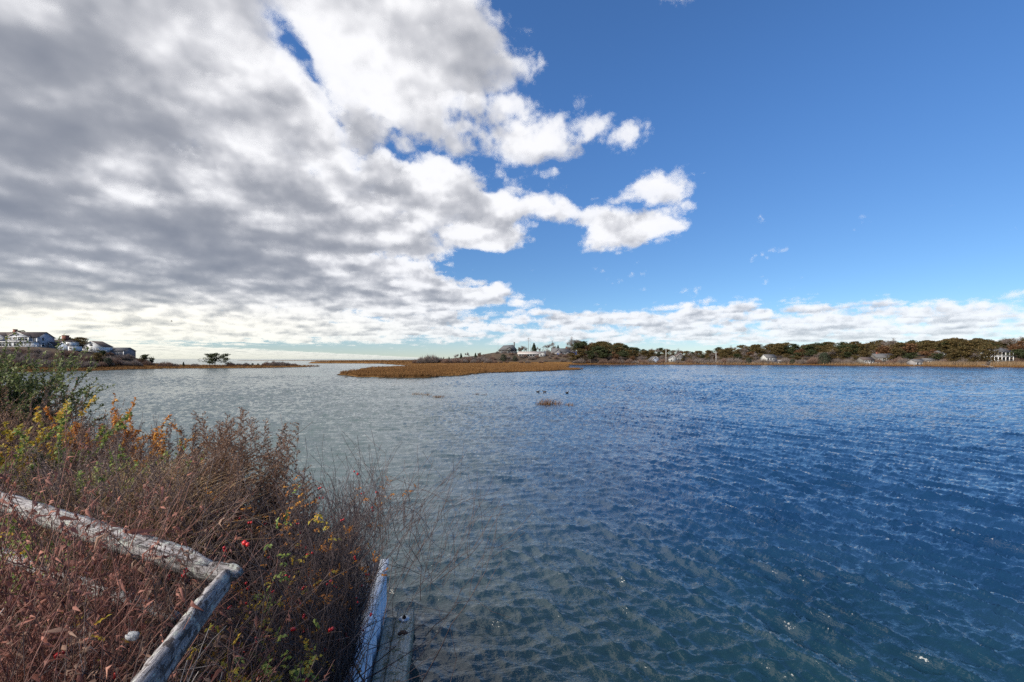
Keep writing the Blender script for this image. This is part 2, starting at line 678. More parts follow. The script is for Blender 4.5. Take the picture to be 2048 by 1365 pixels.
def SLICK(X, Y):
    """calm streaks lying across the channel"""
    s = np.zeros_like(X)
    for (x0, y0, x1, y1, w) in ((-150, 128, -60, 172, 5), (-60, 172, 10, 195, 5), (-75, 140, -54, 128, 6), (40, 96, 120, 82, 2.0), (120, 150, 250, 120, 3)):
        ex, ey = x1 - x0, y1 - y0
        t = np.clip(((X - x0) * ex + (Y - y0) * ey) / (ex * ex + ey * ey), 0, 1)
        d = np.hypot(X - x0 - t * ex, Y - y0 - t * ey)
        s = np.maximum(s, np.exp(-(d / w) ** 2))
    return s


build_water()


# ------------------------------------------------------------------ far land: one height field for the marsh, the point and the wooded shore
HEAD = [(-900, 60), (-240, 138), (-190, 146), (-158, 151), (-154, 171), (-158, 190), (-156, 205), (-139, 211), (-124, 216), (-112, 241), (-113, 268), (-118, 276),
        (-135, 282), (-180, 286), (-230, 300), (-300, 340), (-420, 430), (-900, 700)]
MAIN = [(-51.5, 137), (-47, 122), (-39, 111), (-31, 107), (-23.5, 105), (-18, 108), (-15.5, 114), (-12.5, 124), (-9.5, 141), (-3, 149), (4.5, 157), (13, 166), (22.7, 178),
        (31, 193), (29.5, 199), (22, 205), (27, 228), (33, 262), (37, 300), (44, 338), (103, 341), (141, 341), (199, 315), (217, 292), (240, 264), (258, 241),
        (263, 234), (300, 190), (380, 120), (520, 60), (2500, 60), (2500, 2500), (-60, 2500), (-40, 1300), (-260, 1250), (-330, 900), (-240, 560), (-202, 455), (-150, 446), (-119, 412), (-84, 330), (-57, 273), (-72, 240), (-66, 200), (-56, 165)]
SPIT = [(-640, 1050), (-420, 1000), (-260, 960), (-60, 1000), (-40, 1130), (-420, 1180)]


def land_h(X, Y):
    X, Y = np.asarray(X, float), np.asarray(Y, float)
    jag = 1.6 * vnoise(X, Y, 5, 1) + 0.8 * vnoise(X, Y, 2.1, 2)
    tanx = X / np.maximum(Y, 1)
    px = tanx * F + 1024
    # point with the houses, west
    s1 = poly_sd(X, Y, HEAD) + jag
    top = np.interp(px, [-300, 0, 60, 150, 200, 240, 275, 310, 350], [11.0, 10.2, 9.8, 8.9, 8.0, 6.6, 5.2, 2.2, 1.0])
    h1 = -1.2 + 1.55 * sstep(s1, -2.0, 1.0) + (top - 0.35) * sstep(s1, 15, 44) * sstep(Y + 0.15 * (X + 160), 168, 200) * (0.55 + 0.45 * sstep(s1, 26, 60))
    h1 = np.where(s1 > 8, h1 + 0.25 * vnoise(X, Y, 7, 4), h1)
    # marsh island and wooded shore, east
    s2 = poly_sd(X, Y, MAIN) + jag
    pxs = [500, 820, 860, 900, 940, 990, 1030, 1060, 1100, 1150, 1250, 1400, 1450, 1600, 1800, 1950, 2100, 2400]
    rise = np.interp(px, pxs, [0.6, 0.8, 2.0, 2.8, 4.6, 8.2, 8.6, 7.6, 8.0, 6.0, 4.0, 2.5, 3.5, 4.6, 5.0, 5.2, 5.4, 6.0])
    toe = np.interp(px, pxs, [430, 400, 392, 392, 390, 388, 386, 384, 382, 372, 366, 362, 356, 338, 294, 258, 246, 220])
    back = np.interp(px, pxs, [0, 0, 0, 1, 2, 3, 3, 3, 5, 7, 7, 5, 9, 10, 12, 13, 13, 13])
    depth = Y - toe
    h2 = -1.2 + 1.5 * sstep(s2, -1.8, 0.8) + 0.5 * sstep(s2, 20, 60) * sstep(Y, 150, 330) + rise * sstep(depth, 0, 34) + back * sstep(depth, 40, 190)
    h2 = np.where(depth > 10, h2 + 0.5 * vnoise(X, Y, 16, 5), h2)
    s3 = poly_sd(X, Y, SPIT)
    h3 = -1.2 + 1.9 * sstep(s3, -6, 6)
    return np.maximum(np.maximum(h1, h2), h3)


def land_sd(X, Y):
    return np.maximum(poly_sd(X, Y, HEAD), poly_sd(X, Y, MAIN))


def lz(x, y):
    return float(land_h(np.array([x]), np.array([y]))[0])


def build_land():
    Yr = np.geomspace(92, 1500, 260)
    tn = np.linspace(-1.55, 1.75, 760)
    X = Yr[:, None] * tn[None, :]
    Y = np.repeat(Yr[:, None], len(tn), 1)
    H = land_h(X, Y)
    V = np.stack([X, Y, H], -1).reshape(-1, 3)
    nr, nc = X.shape
    idx = np.arange(nr * nc).reshape(nr, nc)
    q = np.stack([idx[:-1, :-1], idx[:-1, 1:], idx[1:, 1:], idx[1:, :-1]], -1).reshape(-1, 4)
    keep = (H.ravel()[q] > -1.15).any(1)
    q = q[keep]
    used = np.unique(q)
    remap = np.full(len(V), -1)
    remap[used] = np.arange(len(used))
    m, nt, b, _ = mat_new('marsh_soil')
    pos = nt.new('ShaderNodeNewGeometry').outputs['Position']
    px, py, pz = nt.sep(pos)
    n = nt.noise(nt.vec(px, py * 0.6, 0.0), scale=0.16, detail=6, rough=0.62)
    grass = nt.ramp(n, [(0.30, (0.085, 0.042, 0.014)), (0.5, (0.16, 0.080, 0.024)), (0.70, (0.22, 0.125, 0.040))])
    scrub = nt.ramp(n, [(0.30, (0.035, 0.030, 0.024)), (0.5, (0.075, 0.055, 0.040)), (0.72, (0.11, 0.075, 0.048))])
    mud = (0.030, 0.022, 0.014, 1.0)
    c = nt.mix(nt.smooth(pz + (n - 0.5) * 1.2, 1.1, 2.2), grass, scrub)
    c = nt.mix(nt.smooth(pz, 0.12, 0.30), mud, c)
    nt.put(b.inputs['Base Color'], c)
    b.inputs['Roughness'].default_value = 0.95
    b.inputs['Specular IOR Level'].default_value = 0.1
    set_bump(nt, b, nt.noise(pos, scale=1.2, detail=5), 0.8, 0.4)
    o = mobj('terrain', V[used], remap[q], m, None, True)
    o['kind'] = 'structure'


build_land()


# ------------------------------------------------------------------ far vegetation: meshes shared by the copies
M = MATS
mat_noise('bark', [(0.045, 0.034, 0.026), (0.10, 0.08, 0.065)], 6, bump=0.5)
mat_noise('bark_grey', [(0.11, 0.10, 0.09), (0.20, 0.18, 0.165)], 6)
mat_leaf('needles', [(0.0, (0.022, 0.032, 0.015)), (0.5, (0.048, 0.062, 0.024)), (1.0, (0.088, 0.096, 0.036))], 0.7, 0.35, 0.35, patch=0.35)
mat_leaf('needles_olive', [(0.0, (0.060, 0.054, 0.020)), (0.5, (0.118, 0.090, 0.034)), (1.0, (0.19, 0.118, 0.046))], 0.7, 0.4, 0.35, patch=0.3)
mat_leaf('oak_leaves', [(0.0, (0.085, 0.048, 0.026)), (0.5, (0.16, 0.085, 0.042)), (1.0, (0.22, 0.115, 0.052))], 0.7, 0.4, 0.3, patch=0.4)
mat_leaf('cedar_leaves', [(0.0, (0.014, 0.022, 0.014)), (1.0, (0.046, 0.058, 0.030))], 0.75, 0.2, 0.3)
mat_leaf('twigs', [(0.0, (0.12, 0.098, 0.090)), (0.5, (0.20, 0.165, 0.150)), (1.0, (0.29, 0.24, 0.21))], 0.85, 0.2, 0.4, patch=0.25)
mat_leaf('twigs_red', [(0.0, (0.12, 0.080, 0.066)), (0.5, (0.20, 0.135, 0.108)), (1.0, (0.28, 0.185, 0.14))], 0.85, 0.2, 0.4, patch=0.25)


def leaf_quads(C, N, size, rg, aspect=0.6):
    """small leaf clumps: one bent quad at each centre C, tilted about normal N"""
    n = len(C)
    A = rg.normal(size=(n, 3))
    A -= N * (A * N).sum(1, keepdims=True)
    A /= np.linalg.norm(A, axis=1, keepdims=True) + 1e-9
    B = np.cross(N, A)
    s = (size * rg.uniform(0.6, 1.3, n))[:, None]
    V = np.stack([C - A * s - B * s * aspect * 0.3, C - B * s * aspect, C + A * s, C + B * s * aspect + N * s * 0.25], 1).reshape(-1, 3)
    q = np.arange(n * 4).reshape(n, 4)
    return V, q


def cat_meshes(parts):
    Vs, Fs, b = [], [], 0
    for V, f in parts:
        Vs.append(V)
        Fs.append(f + b)
        b += len(V)
    return np.concatenate(Vs), np.concatenate(Fs)


def unit_rand(rg, n):
    v = rg.normal(size=(n, 3))
    return v / np.linalg.norm(v, axis=1, keepdims=True)


def pine_meshes(seed, H=10.0, spread=3.6, bare=0.45, mat='needles', layers=9, quads=950):
    """pitch pine: leaning trunk, level limbs, flat ragged needle pads"""
    rg = np.random.default_rng(seed)
    lean = rg.normal(0, 0.35, 2)
    tz = np.linspace(0, 1, 6)
    trunk = np.stack([lean[0] * tz ** 2 + 0.12 * np.sin(tz * 5 + seed), lean[1] * tz ** 2, tz * H * 0.93], 1)
    paths = [(trunk, np.linspace(0.22, 0.06, 6) * H / 10)]
    pads = []
    for i in range(layers):
        t = bare + (1 - bare) * (i + rg.uniform(0, 0.8)) / layers
        t = min(t, 0.97)
        z0 = t * H * 0.93
        c0 = np.array([np.interp(t, tz, trunk[:, k]) for k in range(3)])
        nb = 2 if t < 0.8 else 3
        for _ in range(nb):
            a = rg.uniform(0, 2 * np.pi)
            L = spread * (1.0 - 0.62 * max(0, (t - 0.55) / 0.45) ** 1.4) * rg.uniform(0.45, 1.1)
            e = c0 + np.array([math.cos(a) * L, math.sin(a) * L, L * rg.uniform(0.08, 0.35)])
            mid = (c0 + e) / 2 + np.array([0, 0, -0.1 * L])
            paths.append((np.array([c0, mid, e]), np.array([0.08, 0.055, 0.025]) * H / 10))
            pads.append((e, L))
            if L > 1.6:
                pads.append((mid + np.array([0, 0, 0.25]), L * 0.7))
    pads.append((trunk[-1] + [0, 0, 0.1 * H / 10], spread * 0.5))
    parts = []
    per = max(8, quads // len(pads))
    for c, L in pads:
        r = 0.55 + 0.40 * L
        P = unit_rand(rg, per) * (rg.uniform(0.35, 1, per) ** 0.5)[:, None]
        P = P * np.array([r, r, 0.5 * r]) + c + np.array([0, 0, 0.18 * r])
        N = unit_rand(rg, per) + np.array([0, 0, 1.0])
        N /= np.linalg.norm(N, axis=1, keepdims=True)
        parts.append(leaf_quads(P, N, 0.36 * H / 10, rg, 0.6))
    V, q = cat_meshes(parts)
    tv, tf = tubes(paths, 5)
    return mesh_data('trunk', tv, tf, M['bark'], True), mesh_data('crown', V, q, M[mat])


def grow(rg, p, d, L, r, depth, out, fork=(2, 4), bend=0.25, shrink=0.68, upb=0.12, spreadk=0.65):
    """recursive branching: appends (points, radii)"""
    k = 4
    pts = [p]
    dd = d.copy()
    for i in range(k - 1):
        dd = dd + rg.normal(0, bend, 3) * 0.5 + np.array([0, 0, upb])
        dd /= np.linalg.norm(dd)
        pts.append(pts[-1] + dd * (L / (k - 1)))
    pts = np.array(pts)
    out.append((pts, np.linspace(r, r * 0.62, k)))
    if depth <= 0:
        return
    n = rg.integers(fork[0], fork[1] + 1)
    for i in range(n):
        t = 1.0 if i == 0 else rg.uniform(0.35, 0.95)
        q = pts[0] + (pts[-1] - pts[0]) * t if t < 1 else pts[-1]
        if t < 1:
            j = t * (k - 1)
            a = int(j)
            q = pts[a] + (pts[min(a + 1, k - 1)] - pts[a]) * (j - a)
        nd = dd + rg.normal(0, spreadk, 3)
        nd /= np.linalg.norm(nd)
        grow(rg, q, nd, L * shrink * rg.uniform(0.75, 1.2), r * 0.60, depth - 1, out, fork, bend, shrink, upb, spreadk)


def bare_tree_meshes(seed, H=8.0, mat='twigs', tw=3600):
    """leafless hardwood: trunk and limbs, a haze of fine twigs"""
    rg = np.random.default_rng(seed)
    out = []
    for s in range(rg.integers(1, 3)):
        grow(rg, np.array([0.15 * s, 0, 0.0]), np.array([rg.normal(0, 0.15), rg.normal(0, 0.15), 1.0]), H * 0.40, 0.13 * H / 8, 4, out, (2, 4), 0.3, 0.70, 0.1, 0.6)
    V, f = tubes(out, 4)
    ends = np.array([p[-1] for p, r in out if r[0] < 0.04 * H / 8])
    C = ends[rg.integers(0, len(ends), tw)] + rg.normal(0, 0.28, (tw, 3))
    D = unit_rand(rg, tw) + np.array([0, 0, 0.5])
    D /= np.linalg.norm(D, axis=1, keepdims=True)
    L = rg.uniform(0.3, 0.8, tw)[:, None]
    W = np.cross(D, unit_rand(rg, tw)) * 0.03
    tv = np.stack([C - W, C + W, C + D * L], 1).reshape(-1, 3)
    return mesh_data('trunk', V, f, M['bark_grey'], True), mesh_data('crown', tv, np.arange(tw * 3).reshape(-1, 3), M[mat])


def oak_meshes(seed, H=8.0, mat='oak_leaves', quads=1700):
    rg = np.random.default_rng(seed)
    out = []
    grow(rg, np.array([0, 0, 0.0]), np.array([rg.normal(0, 0.12), rg.normal(0, 0.12), 1.0]), H * 0.42, 0.15 * H / 8, 3, out, (3, 4), 0.3, 0.66, 0.06, 0.7)
    V, f = tubes(out, 4)
    ends = np.array([p[-1] for p, r in out if r[0] < 0.06 * H / 8])
    C = ends[rg.integers(0, len(ends), quads)] + rg.normal(0, 0.42, (quads, 3)) * H / 8
    N = unit_rand(rg, quads) + np.array([0, 0, 0.7])
    N /= np.linalg.norm(N, axis=1, keepdims=True)
    lv, lq = leaf_quads(C, N, 0.27 * H / 8, rg, 0.7)
    return mesh_data('trunk', V, f, M['bark'], True), mesh_data('crown', lv, lq, M[mat])


def cedar_meshes(seed, H=5.0, wid=1.5, mat='cedar_leaves', quads=900, rounded=0.0):
    rg = np.random.default_rng(seed)
    t = rg.uniform(0.03, 1, quads) ** 0.8
    prof = (1 - t) ** 0.75 * (1 - rounded) + rounded * np.sqrt(np.clip(1 - (2 * t - 0.8) ** 2 / 1.44, 0, 1))
    a = rg.uniform(0, 2 * np.pi, quads)
    rr = wid * prof * np.sqrt(rg.uniform(0.35, 1, quads)) * (1 + 0.22 * np.sin(3 * a + 7 * t + seed))
    C = np.stack([np.cos(a) * rr, np.sin(a) * rr, t * H], 1)
    N = np.stack([np.cos(a), np.sin(a), 0.5 * np.ones(quads)], 1) + rg.normal(0, 0.5, (quads, 3))
    N /= np.linalg.norm(N, axis=1, keepdims=True)
    V, q = leaf_quads(C, N, 0.24 * H / 5, rg, 0.6)
    tv, tf = tubes([(np.array([[0, 0, 0], [0.05, 0, H * 0.4], [0, 0.03, H * 0.9]]), np.array([0.12, 0.08, 0.02]))], 5)
    return mesh_data('trunk', tv, tf, M['bark'], True), mesh_data('crown', V, q, M[mat])


def brush_meshes(seed, wid=3.0, H=2.2, mat='twigs', tw=1900, leaf=None):
    """mounded leafless scrub: many fine stems fanning from the ground"""
    rg = np.random.default_rng(seed)
    a = rg.uniform(0, 2 * np.pi, tw)
    r = np.sqrt(rg.uniform(0, 1, tw))
    dome = np.sqrt(np.clip(1 - r * r, 0.05, 1)) * (1 + 0.22 * np.sin(2 * a + seed) + 0.2 * rg.normal(size=tw))
    T = np.stack([np.cos(a) * r * wid, np.sin(a) * r * wid, dome * H], 1)
    u = rg.uniform(0.2, 0.8, (tw, 1))
    B = T * np.stack([np.full(tw, 0.7), np.full(tw, 0.7), np.zeros(tw)], 1) * (1 - u) + T * u * 0.9
    W = np.cross(T - B, unit_rand(rg, tw))
    W = W / (np.linalg.norm(W, axis=1, keepdims=True) + 1e-9) * 0.045 * wid / 3
    tv = np.stack([B - W, B + W, T], 1).reshape(-1, 3)
    stems = []
    for i in range(14):
        e = T[rg.integers(tw)] * 0.85
        stems.append((np.array([[e[0] * 0.2, e[1] * 0.2, 0.0], [e[0] * 0.55, e[1] * 0.55, e[2] * 0.55], e]), np.array([0.035, 0.025, 0.01])))
    sv, sf = tubes(stems, 4)
    return mesh_data('stems', sv, sf, M['bark_grey'], True), mesh_data('crown', tv, np.arange(tw * 3).reshape(-1, 3), M[mat])


KIND = {}


def reg(k, variants, name, parts, cat):
    KIND[k] = (variants, name, parts, cat)


reg('pine', [pine_meshes(11 + i, 10, 3.5 + 0.3 * i, 0.36 + 0.04 * i, 'needles', 9, 1700) for i in range(4)], 'pine_tree', ('trunk', 'crown'), 'pine tree')
reg('olive', [pine_meshes(31 + i, 10, 4.2, 0.20, 'needles_olive', 11, 2200) for i in range(3)], 'pitch_pine_tree', ('trunk', 'crown'), 'pine tree')
reg('spread', [pine_meshes(41 + i, 10, 5.4, 0.22, 'needles', 9, 1500) for i in range(3)], 'pine_tree', ('trunk', 'crown'), 'pine tree')
reg('bare', [bare_tree_meshes(51 + i) for i in range(4)], 'bare_tree', ('trunk', 'crown'), 'bare tree')
reg('oak', [oak_meshes(71 + i) for i in range(3)], 'oak_tree', ('trunk', 'crown'), 'oak tree')
reg('cedar', [cedar_meshes(81 + i) for i in range(3)], 'cedar_tree', ('trunk', 'crown'), 'cedar tree')
reg('round', [cedar_meshes(86 + i, 5, 2.4, 'cedar_leaves', 1000, 1.0) for i in range(2)], 'evergreen_bush', ('trunk', 'crown'), 'bush')
reg('brush', [brush_meshes(91 + i, 3.0, 2.2, 'twigs' if i % 2 else 'twigs_red') for i in range(4)], 'scrub_thicket', ('stems', 'crown'), 'thicket')


def plant(kind, x, y, h, label, group=None, z=None, rz=None, wide=1.0, var=None):
    variants, name, parts, cat = KIND[kind]
    var = random.randrange(len(variants)) if var is None else var
    ms = variants[var]
    if '{' in label:
        if kind == 'brush':
            size = 'low' if h < 2.0 else 'waist high' if h < 2.7 else 'tall'
        else:
            size = 'small' if h < 7 else 'mid height' if h < 10.5 else 'tall'
        label = label.format(size=size, tone='grey brown' if var % 2 else 'red brown', form='broad' if wide > 1.3 else 'narrow')
    H = {'spread': 10, 'pine': 10, 'olive': 10, 'bare': 8, 'oak': 8, 'cedar': 5, 'round': 5, 'brush': 2.2}[kind]
    s = h / H
    o = empty(name, (x, y, (lz(x, y) if z is None else z) - 0.08), random.uniform(0, 6.28) if rz is None else rz)
    o.scale = (s * wide, s * wide, s)
    tag(o, label, cat, group)
    for nm, me in zip(parts, ms):
        link(nm, me, o)
    return o


# ------------------------------------------------------------------ grass and reeds: beyond counting, one object for each stand
def blades(pts, h, w, rg, per=4, lean=0.25, spread=0.12, wind=(0.25, 0.05)):
    n = len(pts)
    B = np.repeat(pts, per, 0) + np.concatenate([rg.normal(0, spread, (n * per, 2)), np.zeros((n * per, 1))], 1)
    hh = np.repeat(np.broadcast_to(h, (n,)), per) * rg.uniform(0.6, 1.15, n * per)
    a = rg.uniform(0, 2 * np.pi, n * per)
    W = np.stack([np.cos(a), np.sin(a), np.zeros_like(a)], 1) * w * rg.uniform(0.6, 1.3, n * per)[:, None]
    L = np.stack([rg.normal(wind[0], lean, n * per), rg.normal(wind[1], lean, n * per), np.ones(n * per)], 1) * hh[:, None]
    V = np.stack([B - W, B + W, B + L], 1).reshape(-1, 3)
    return V, np.arange(n * per * 3).reshape(-1, 3)


mat_leaf('marsh_blades', [(0.0, (0.080, 0.040, 0.014)), (0.45, (0.15, 0.072, 0.022)), (0.8, (0.21, 0.112, 0.036)), (1.0, (0.27, 0.165, 0.066))], 0.8, 0.15, 0.6, patch=0.10)
mat_leaf('reed_blades', [(0.0, (0.12, 0.078, 0.042)), (0.5, (0.20, 0.135, 0.075)), (1.0, (0.29, 0.205, 0.125))], 0.8, 0.15, 0.4, patch=0.12)


def scatter_land(n, pxr, yr, cond, rg):
    """points spread evenly as seen, kept where cond(x, y) holds"""
    px = rg.uniform(*pxr, n)
    Y = 1.0 / rg.uniform(1.0 / yr[1], 1.0 / yr[0], n)
    X = (px - 1024) / F * Y
    k = cond(X, Y)
    X, Y = X[k], Y[k]
    return np.stack([X, Y, land_h(X, Y)], 1)


def stand(name, label, pts, h, w, mat, per=4, **kw):
    V, f = blades(pts, h, w, np.random.default_rng(len(pts)), per, **kw)
    o = mobj(name, V, f, M[mat], None, False, 'stuff')
    tag(o, label, 'grass' if 'reed' not in name else 'reeds')
    return o


rg = np.random.default_rng(3)
sd2 = lambda x, y: poly_sd(x, y, MAIN) + 1.6 * vnoise(x, y, 5, 1) + 0.8 * vnoise(x, y, 2.1, 2)
sd1 = lambda x, y: poly_sd(x, y, HEAD) + 1.6 * vnoise(x, y, 5, 1) + 0.8 * vnoise(x, y, 2.1, 2)
P = scatter_land(60000, (660, 1190), (100, 420), lambda x, y: (sd2(x, y) > 0.75 + 0.5 * vnoise(x, y, 1.3, 21)) & (land_h(x, y) < 1.7) & (vnoise(x, y, 6.0, 22) + vnoise(x, y, 17, 23) > -1.05), rg)
tall = 0.30 + 0.45 * sstep(vnoise(P[:, 0], P[:, 1], 9, 6) + 0.6 * vnoise(P[:, 0], P[:, 1], 2.2, 24), -0.5, 0.8) + 0.40 * sstep(vnoise(P[:, 0], P[:, 1], 3.1, 25), 0.0, 0.7) * (sd2(P[:, 0], P[:, 1]) < 5)
stand('marsh_grass', 'rust brown salt marsh grass covering the low island in the channel', P, tall, 0.05, 'marsh_blades', 3)
P = scatter_land(19000, (-120, 660), (145, 300), lambda x, y: (sd1(x, y) > 0.2) & (land_h(x, y) < 1.9), rg)
stand('marsh_grass', 'tawny marsh grass strip along the foot of the house bluff', P, 0.75, 0.07, 'marsh_blades', 4)
P = scatter_land(22000, (1140, 2200), (225, 372), lambda x, y: (sd2(x, y) > 0.2) & (sd2(x, y) < 16) & (x > 34), rg)
stand('marsh_grass', 'orange brown marsh grass along the wooded far shore', P, 0.85, 0.09, 'marsh_blades', 4)
P = scatter_land(14000, (1845, 2180), (225, 300), lambda x, y: (sd2(x, y) > 9) & (sd2(x, y) < 27) & (np.abs((x / y) * F + 1024 - 1976) > 5), rg)
stand('reed_bed', 'tall straw coloured reeds in front of the white porch house', P, 2.9, 0.07, 'reed_blades', 4, lean=0.12, spread=0.3)
P = scatter_land(9000, (1180, 1860), (280, 380), lambda x, y: (sd2(x, y) > 12) & (sd2(x, y) < 26) & (vnoise(x, y, 22, 7) + 0.5 * (np.abs((x / y) * F + 1024 - 1330) < 70) > 0.05), rg)
stand('reed_bed', 'straw coloured reeds between the marsh edge and the pine wood', P, 2.1, 0.08, 'reed_blades', 4, lean=0.12, spread=0.3)
P = scatter_land(5000, (560, 860), (400, 1200), lambda x, y: land_h(x, y) > 0.2, rg)
stand('marsh_grass', 'thin brown marsh strips far out by the open sea', P, 0.9, 0.2, 'marsh_blades', 4)

# ------------------------------------------------------------------ houses
mat_noise('shingle_silver', [(0.34, 0.35, 0.39), (0.46, 0.47, 0.51)], 1.2, stretch=(1, 1, 5), rough=0.9)
mat_noise('shingle_grey', [(0.16, 0.155, 0.16), (0.27, 0.26, 0.265)], 1.2, stretch=(1, 1, 5), rough=0.9)
mat_noise('shingle_blue', [(0.26, 0.30, 0.38), (0.38, 0.43, 0.52)], 1.2, stretch=(1, 1, 5), rough=0.85)
mat_noise('shingle_dark', [(0.09, 0.085, 0.08), (0.17, 0.16, 0.15)], 1.2, stretch=(1, 1, 5), rough=0.9)
mat_noise('clapboard_white', [(0.66, 0.67, 0.68), (0.80, 0.80, 0.79)], 1.5, stretch=(1, 1, 6), rough=0.6)
mat_noise('clapboard_dull', [(0.30, 0.31, 0.31), (0.42, 0.42, 0.41)], 1.5, stretch=(1, 1, 6), rough=0.7)
mat_noise('roof_brown', [(0.060, 0.046, 0.042), (0.11, 0.085, 0.078)], 2.0, rough=0.9)
mat_noise('roof_grey', [(0.075, 0.075, 0.08), (0.13, 0.13, 0.135)], 2.0, rough=0.9)
mat_noise('roof_pale', [(0.24, 0.21, 0.20), (0.34, 0.31, 0.29)], 2.0, rough=0.85)
mat_noise('brick', [(0.14, 0.055, 0.040), (0.24, 0.10, 0.07)], 5, rough=0.9)
mat_flat('trim_white', (0.78, 0.78, 0.78), 0.5)
mat_flat('door_dark', (0.08, 0.09, 0.10), 0.5)
mat_flat('deck_wood', (0.26, 0.23, 0.20), 0.85)
mat_flat('tarp_blue', (0.035, 0.14, 0.55), 0.45)
mat_flat('metal_grey', (0.35, 0.36, 0.37), 0.5, 0.5, 0.6)
mat_flat('pole_wood', (0.16, 0.13, 0.11), 0.9)
m, nt, b, _ = mat_new('window_glass')
b.inputs['Base Color'].default_value = (0.02, 0.028, 0.035, 1)
b.inputs['Roughness'].default_value = 0.12
b.inputs['IOR'].default_value = 1.5


def window(root, x, z, w, h, y=0.0, muntin=True, face=-1, side=None, trim='trim_white'):
    """framed pane on the wall plane y (facing -y), or on a side wall when side = (x plane, sign)"""
    def T(p):
        if side is None:
            return (p[0], y + face * p[1], p[2])
        return (side[0] + side[1] * p[1], p[0], p[2])
    fr = MB()
    t = max(0.09, 0.07 * w)
    for x0, x1, z0, z1 in ((x - w / 2 - t, x + w / 2 + t, z + h, z + h + t), (x - w / 2 - t, x + w / 2 + t, z - t, z), (x - w / 2 - t, x - w / 2, z, z + h), (x + w / 2, x + w / 2 + t, z, z + h)):
        fr.box(x0, x1, -0.02, 0.07, z0, z1)
    if muntin:
        fr.box(x - w / 2, x + w / 2, -0.02, 0.05, z + h * 0.5 - 0.03, z + h * 0.5 + 0.03)
    fr.v = [T(p) for p in fr.v]
    f = fr.build('window', M[trim], root)
    g = MB().box(x - w / 2, x + w / 2, -0.02, 0.025, z, z + h)
    g.v = [T(p) for p in g.v]
    g.build('pane', M['window_glass'], f)
    return f


def gable_roof(root, x0, x1, y0, y1, z, rise, axis='x', mat='roof_brown', over=0.35, th=0.18, name='roof'):
    m = MB()
    if axis == 'x':
        ym = (y0 + y1) / 2
        s = rise / (ym - y0)
        a, b_ = y0 - over, y1 + over
        za, zr = z - over * s, z + rise
        prof = [(a, za), (ym, zr), (b_, za), (b_, za + th), (ym, zr + th * 1.2), (a, za + th)]
        pts = [(x0 - over, p, q) for p, q in prof] + [(x1 + over, p, q) for p, q in prof]
    else:
        xm = (x0 + x1) / 2
        s = rise / (xm - x0)
        a, b_ = x0 - over, x1 + over
        za, zr = z - over * s, z + rise
        prof = [(a, za), (xm, zr), (b_, za), (b_, za + th), (xm, zr + th * 1.2), (a, za + th)]
        pts = [(p, y0 - over, q) for p, q in prof] + [(p, y1 + over, q) for p, q in prof]
    n = 6
    fs = [tuple(range(n)), tuple(range(2 * n - 1, n - 1, -1))] + [(i, i + n, (i + 1) % n + n, (i + 1) % n) for i in range(n)]
    m.poly(pts, fs)
    return m.build(name, M[mat], root)


def gable_wall(root, x0, x1, y0, y1, z0, z1, rise, axis='x', mat='shingle_grey', name='wall'):
    m = MB()
    if axis == 'x':
        ym = (y0 + y1) / 2
        prof = [(y0, z0), (y1, z0), (y1, z1), (ym, z1 + rise), (y0, z1)]
        pts = [(x0, p, q) for p, q in prof] + [(x1, p, q) for p, q in prof]
    else:
        xm = (x0 + x1) / 2
        prof = [(x0, z0), (x1, z0), (x1, z1), (xm, z1 + rise), (x0, z1)]
        pts = [(p, y0, q) for p, q in prof] + [(p, y1, q) for p, q in prof]
    n = 5
    fs = [tuple(range(n)), tuple(range(2 * n - 1, n - 1, -1))] + [(i, i + n, (i + 1) % n + n, (i + 1) % n) for i in range(n)]
    m.poly(pts, fs)
    return m.build(name, M[mat], root)


def rake(root, x0, x1, y, z, rise, t=0.22, over=0.35, name='gable_trim'):
    """white boards up the two slopes of a front gable"""
    xm = (x0 + x1) / 2
    s = rise / (xm - x0)
    m = MB()
    m.bar((x0 - over, y, z - over * s), (xm, y, z + rise), 0.10, t, (0, -1, 0.0001))
    m.bar((x1 + over, y, z - over * s), (xm, y, z + rise), 0.12, t, (0, -1, 0.0001))
    return m.build(name, M['trim_white'], root)


def door(root, x, z, w=1.0, h=2.1, y=0.0, mat='door_dark'):
    d = MB().box(x - w / 2, x + w / 2, y - 0.06, y + 0.02, z, z + h).build('door', M[mat], root)
    MB().box(x + w * 0.3, x + w * 0.38, y - 0.10, y - 0.06, z + h * 0.45, z + h * 0.5).build('handle', M['metal_grey'], d)


def chimney(root, x, y, z0, z1, w=1.0, mat='brick'):
    c = MB().box(x - w / 2, x + w / 2, y - w / 2, y + w / 2, z0, z1).build('chimney', M[mat], root)
    MB().box(x - w / 2 - 0.1, x + w / 2 + 0.1, y - w / 2 - 0.1, y + w / 2 + 0.1, z1, z1 + 0.2).build('chimney_cap', M[mat], c)


def deck(root, x0, x1, y0, y1, z, rail=True, ground=None, mat='deck_wood', railmat='trim_white'):
    MB().box(x0, x1, y0, y1, z - 0.2, z).build('deck', M[mat], root)
    n = max(2, int((x1 - x0) / 2.2) + 1)
    for i in range(n):
        x = x0 + 0.1 + (x1 - x0 - 0.2) * i / (n - 1)
        if ground is not None:
            MB().box(x - 0.09, x + 0.09, y0 + 0.05, y0 + 0.23, ground, z - 0.2).build('deck_post', M[railmat], root)
        if rail:
            MB().box(x - 0.06, x + 0.06, y0 + 0.06, y0 + 0.18, z, z + 1.0).build('rail_post', M[railmat], root)
    if rail:
        MB().box(x0, x1, y0 + 0.04, y0 + 0.20, z + 1.0, z + 1.1).build('handrail', M[railmat], root)
        MB().box(x0, x1, y0 + 0.09, y0 + 0.15, z + 0.45, z + 0.52).build('mid_rail', M[railmat], root)


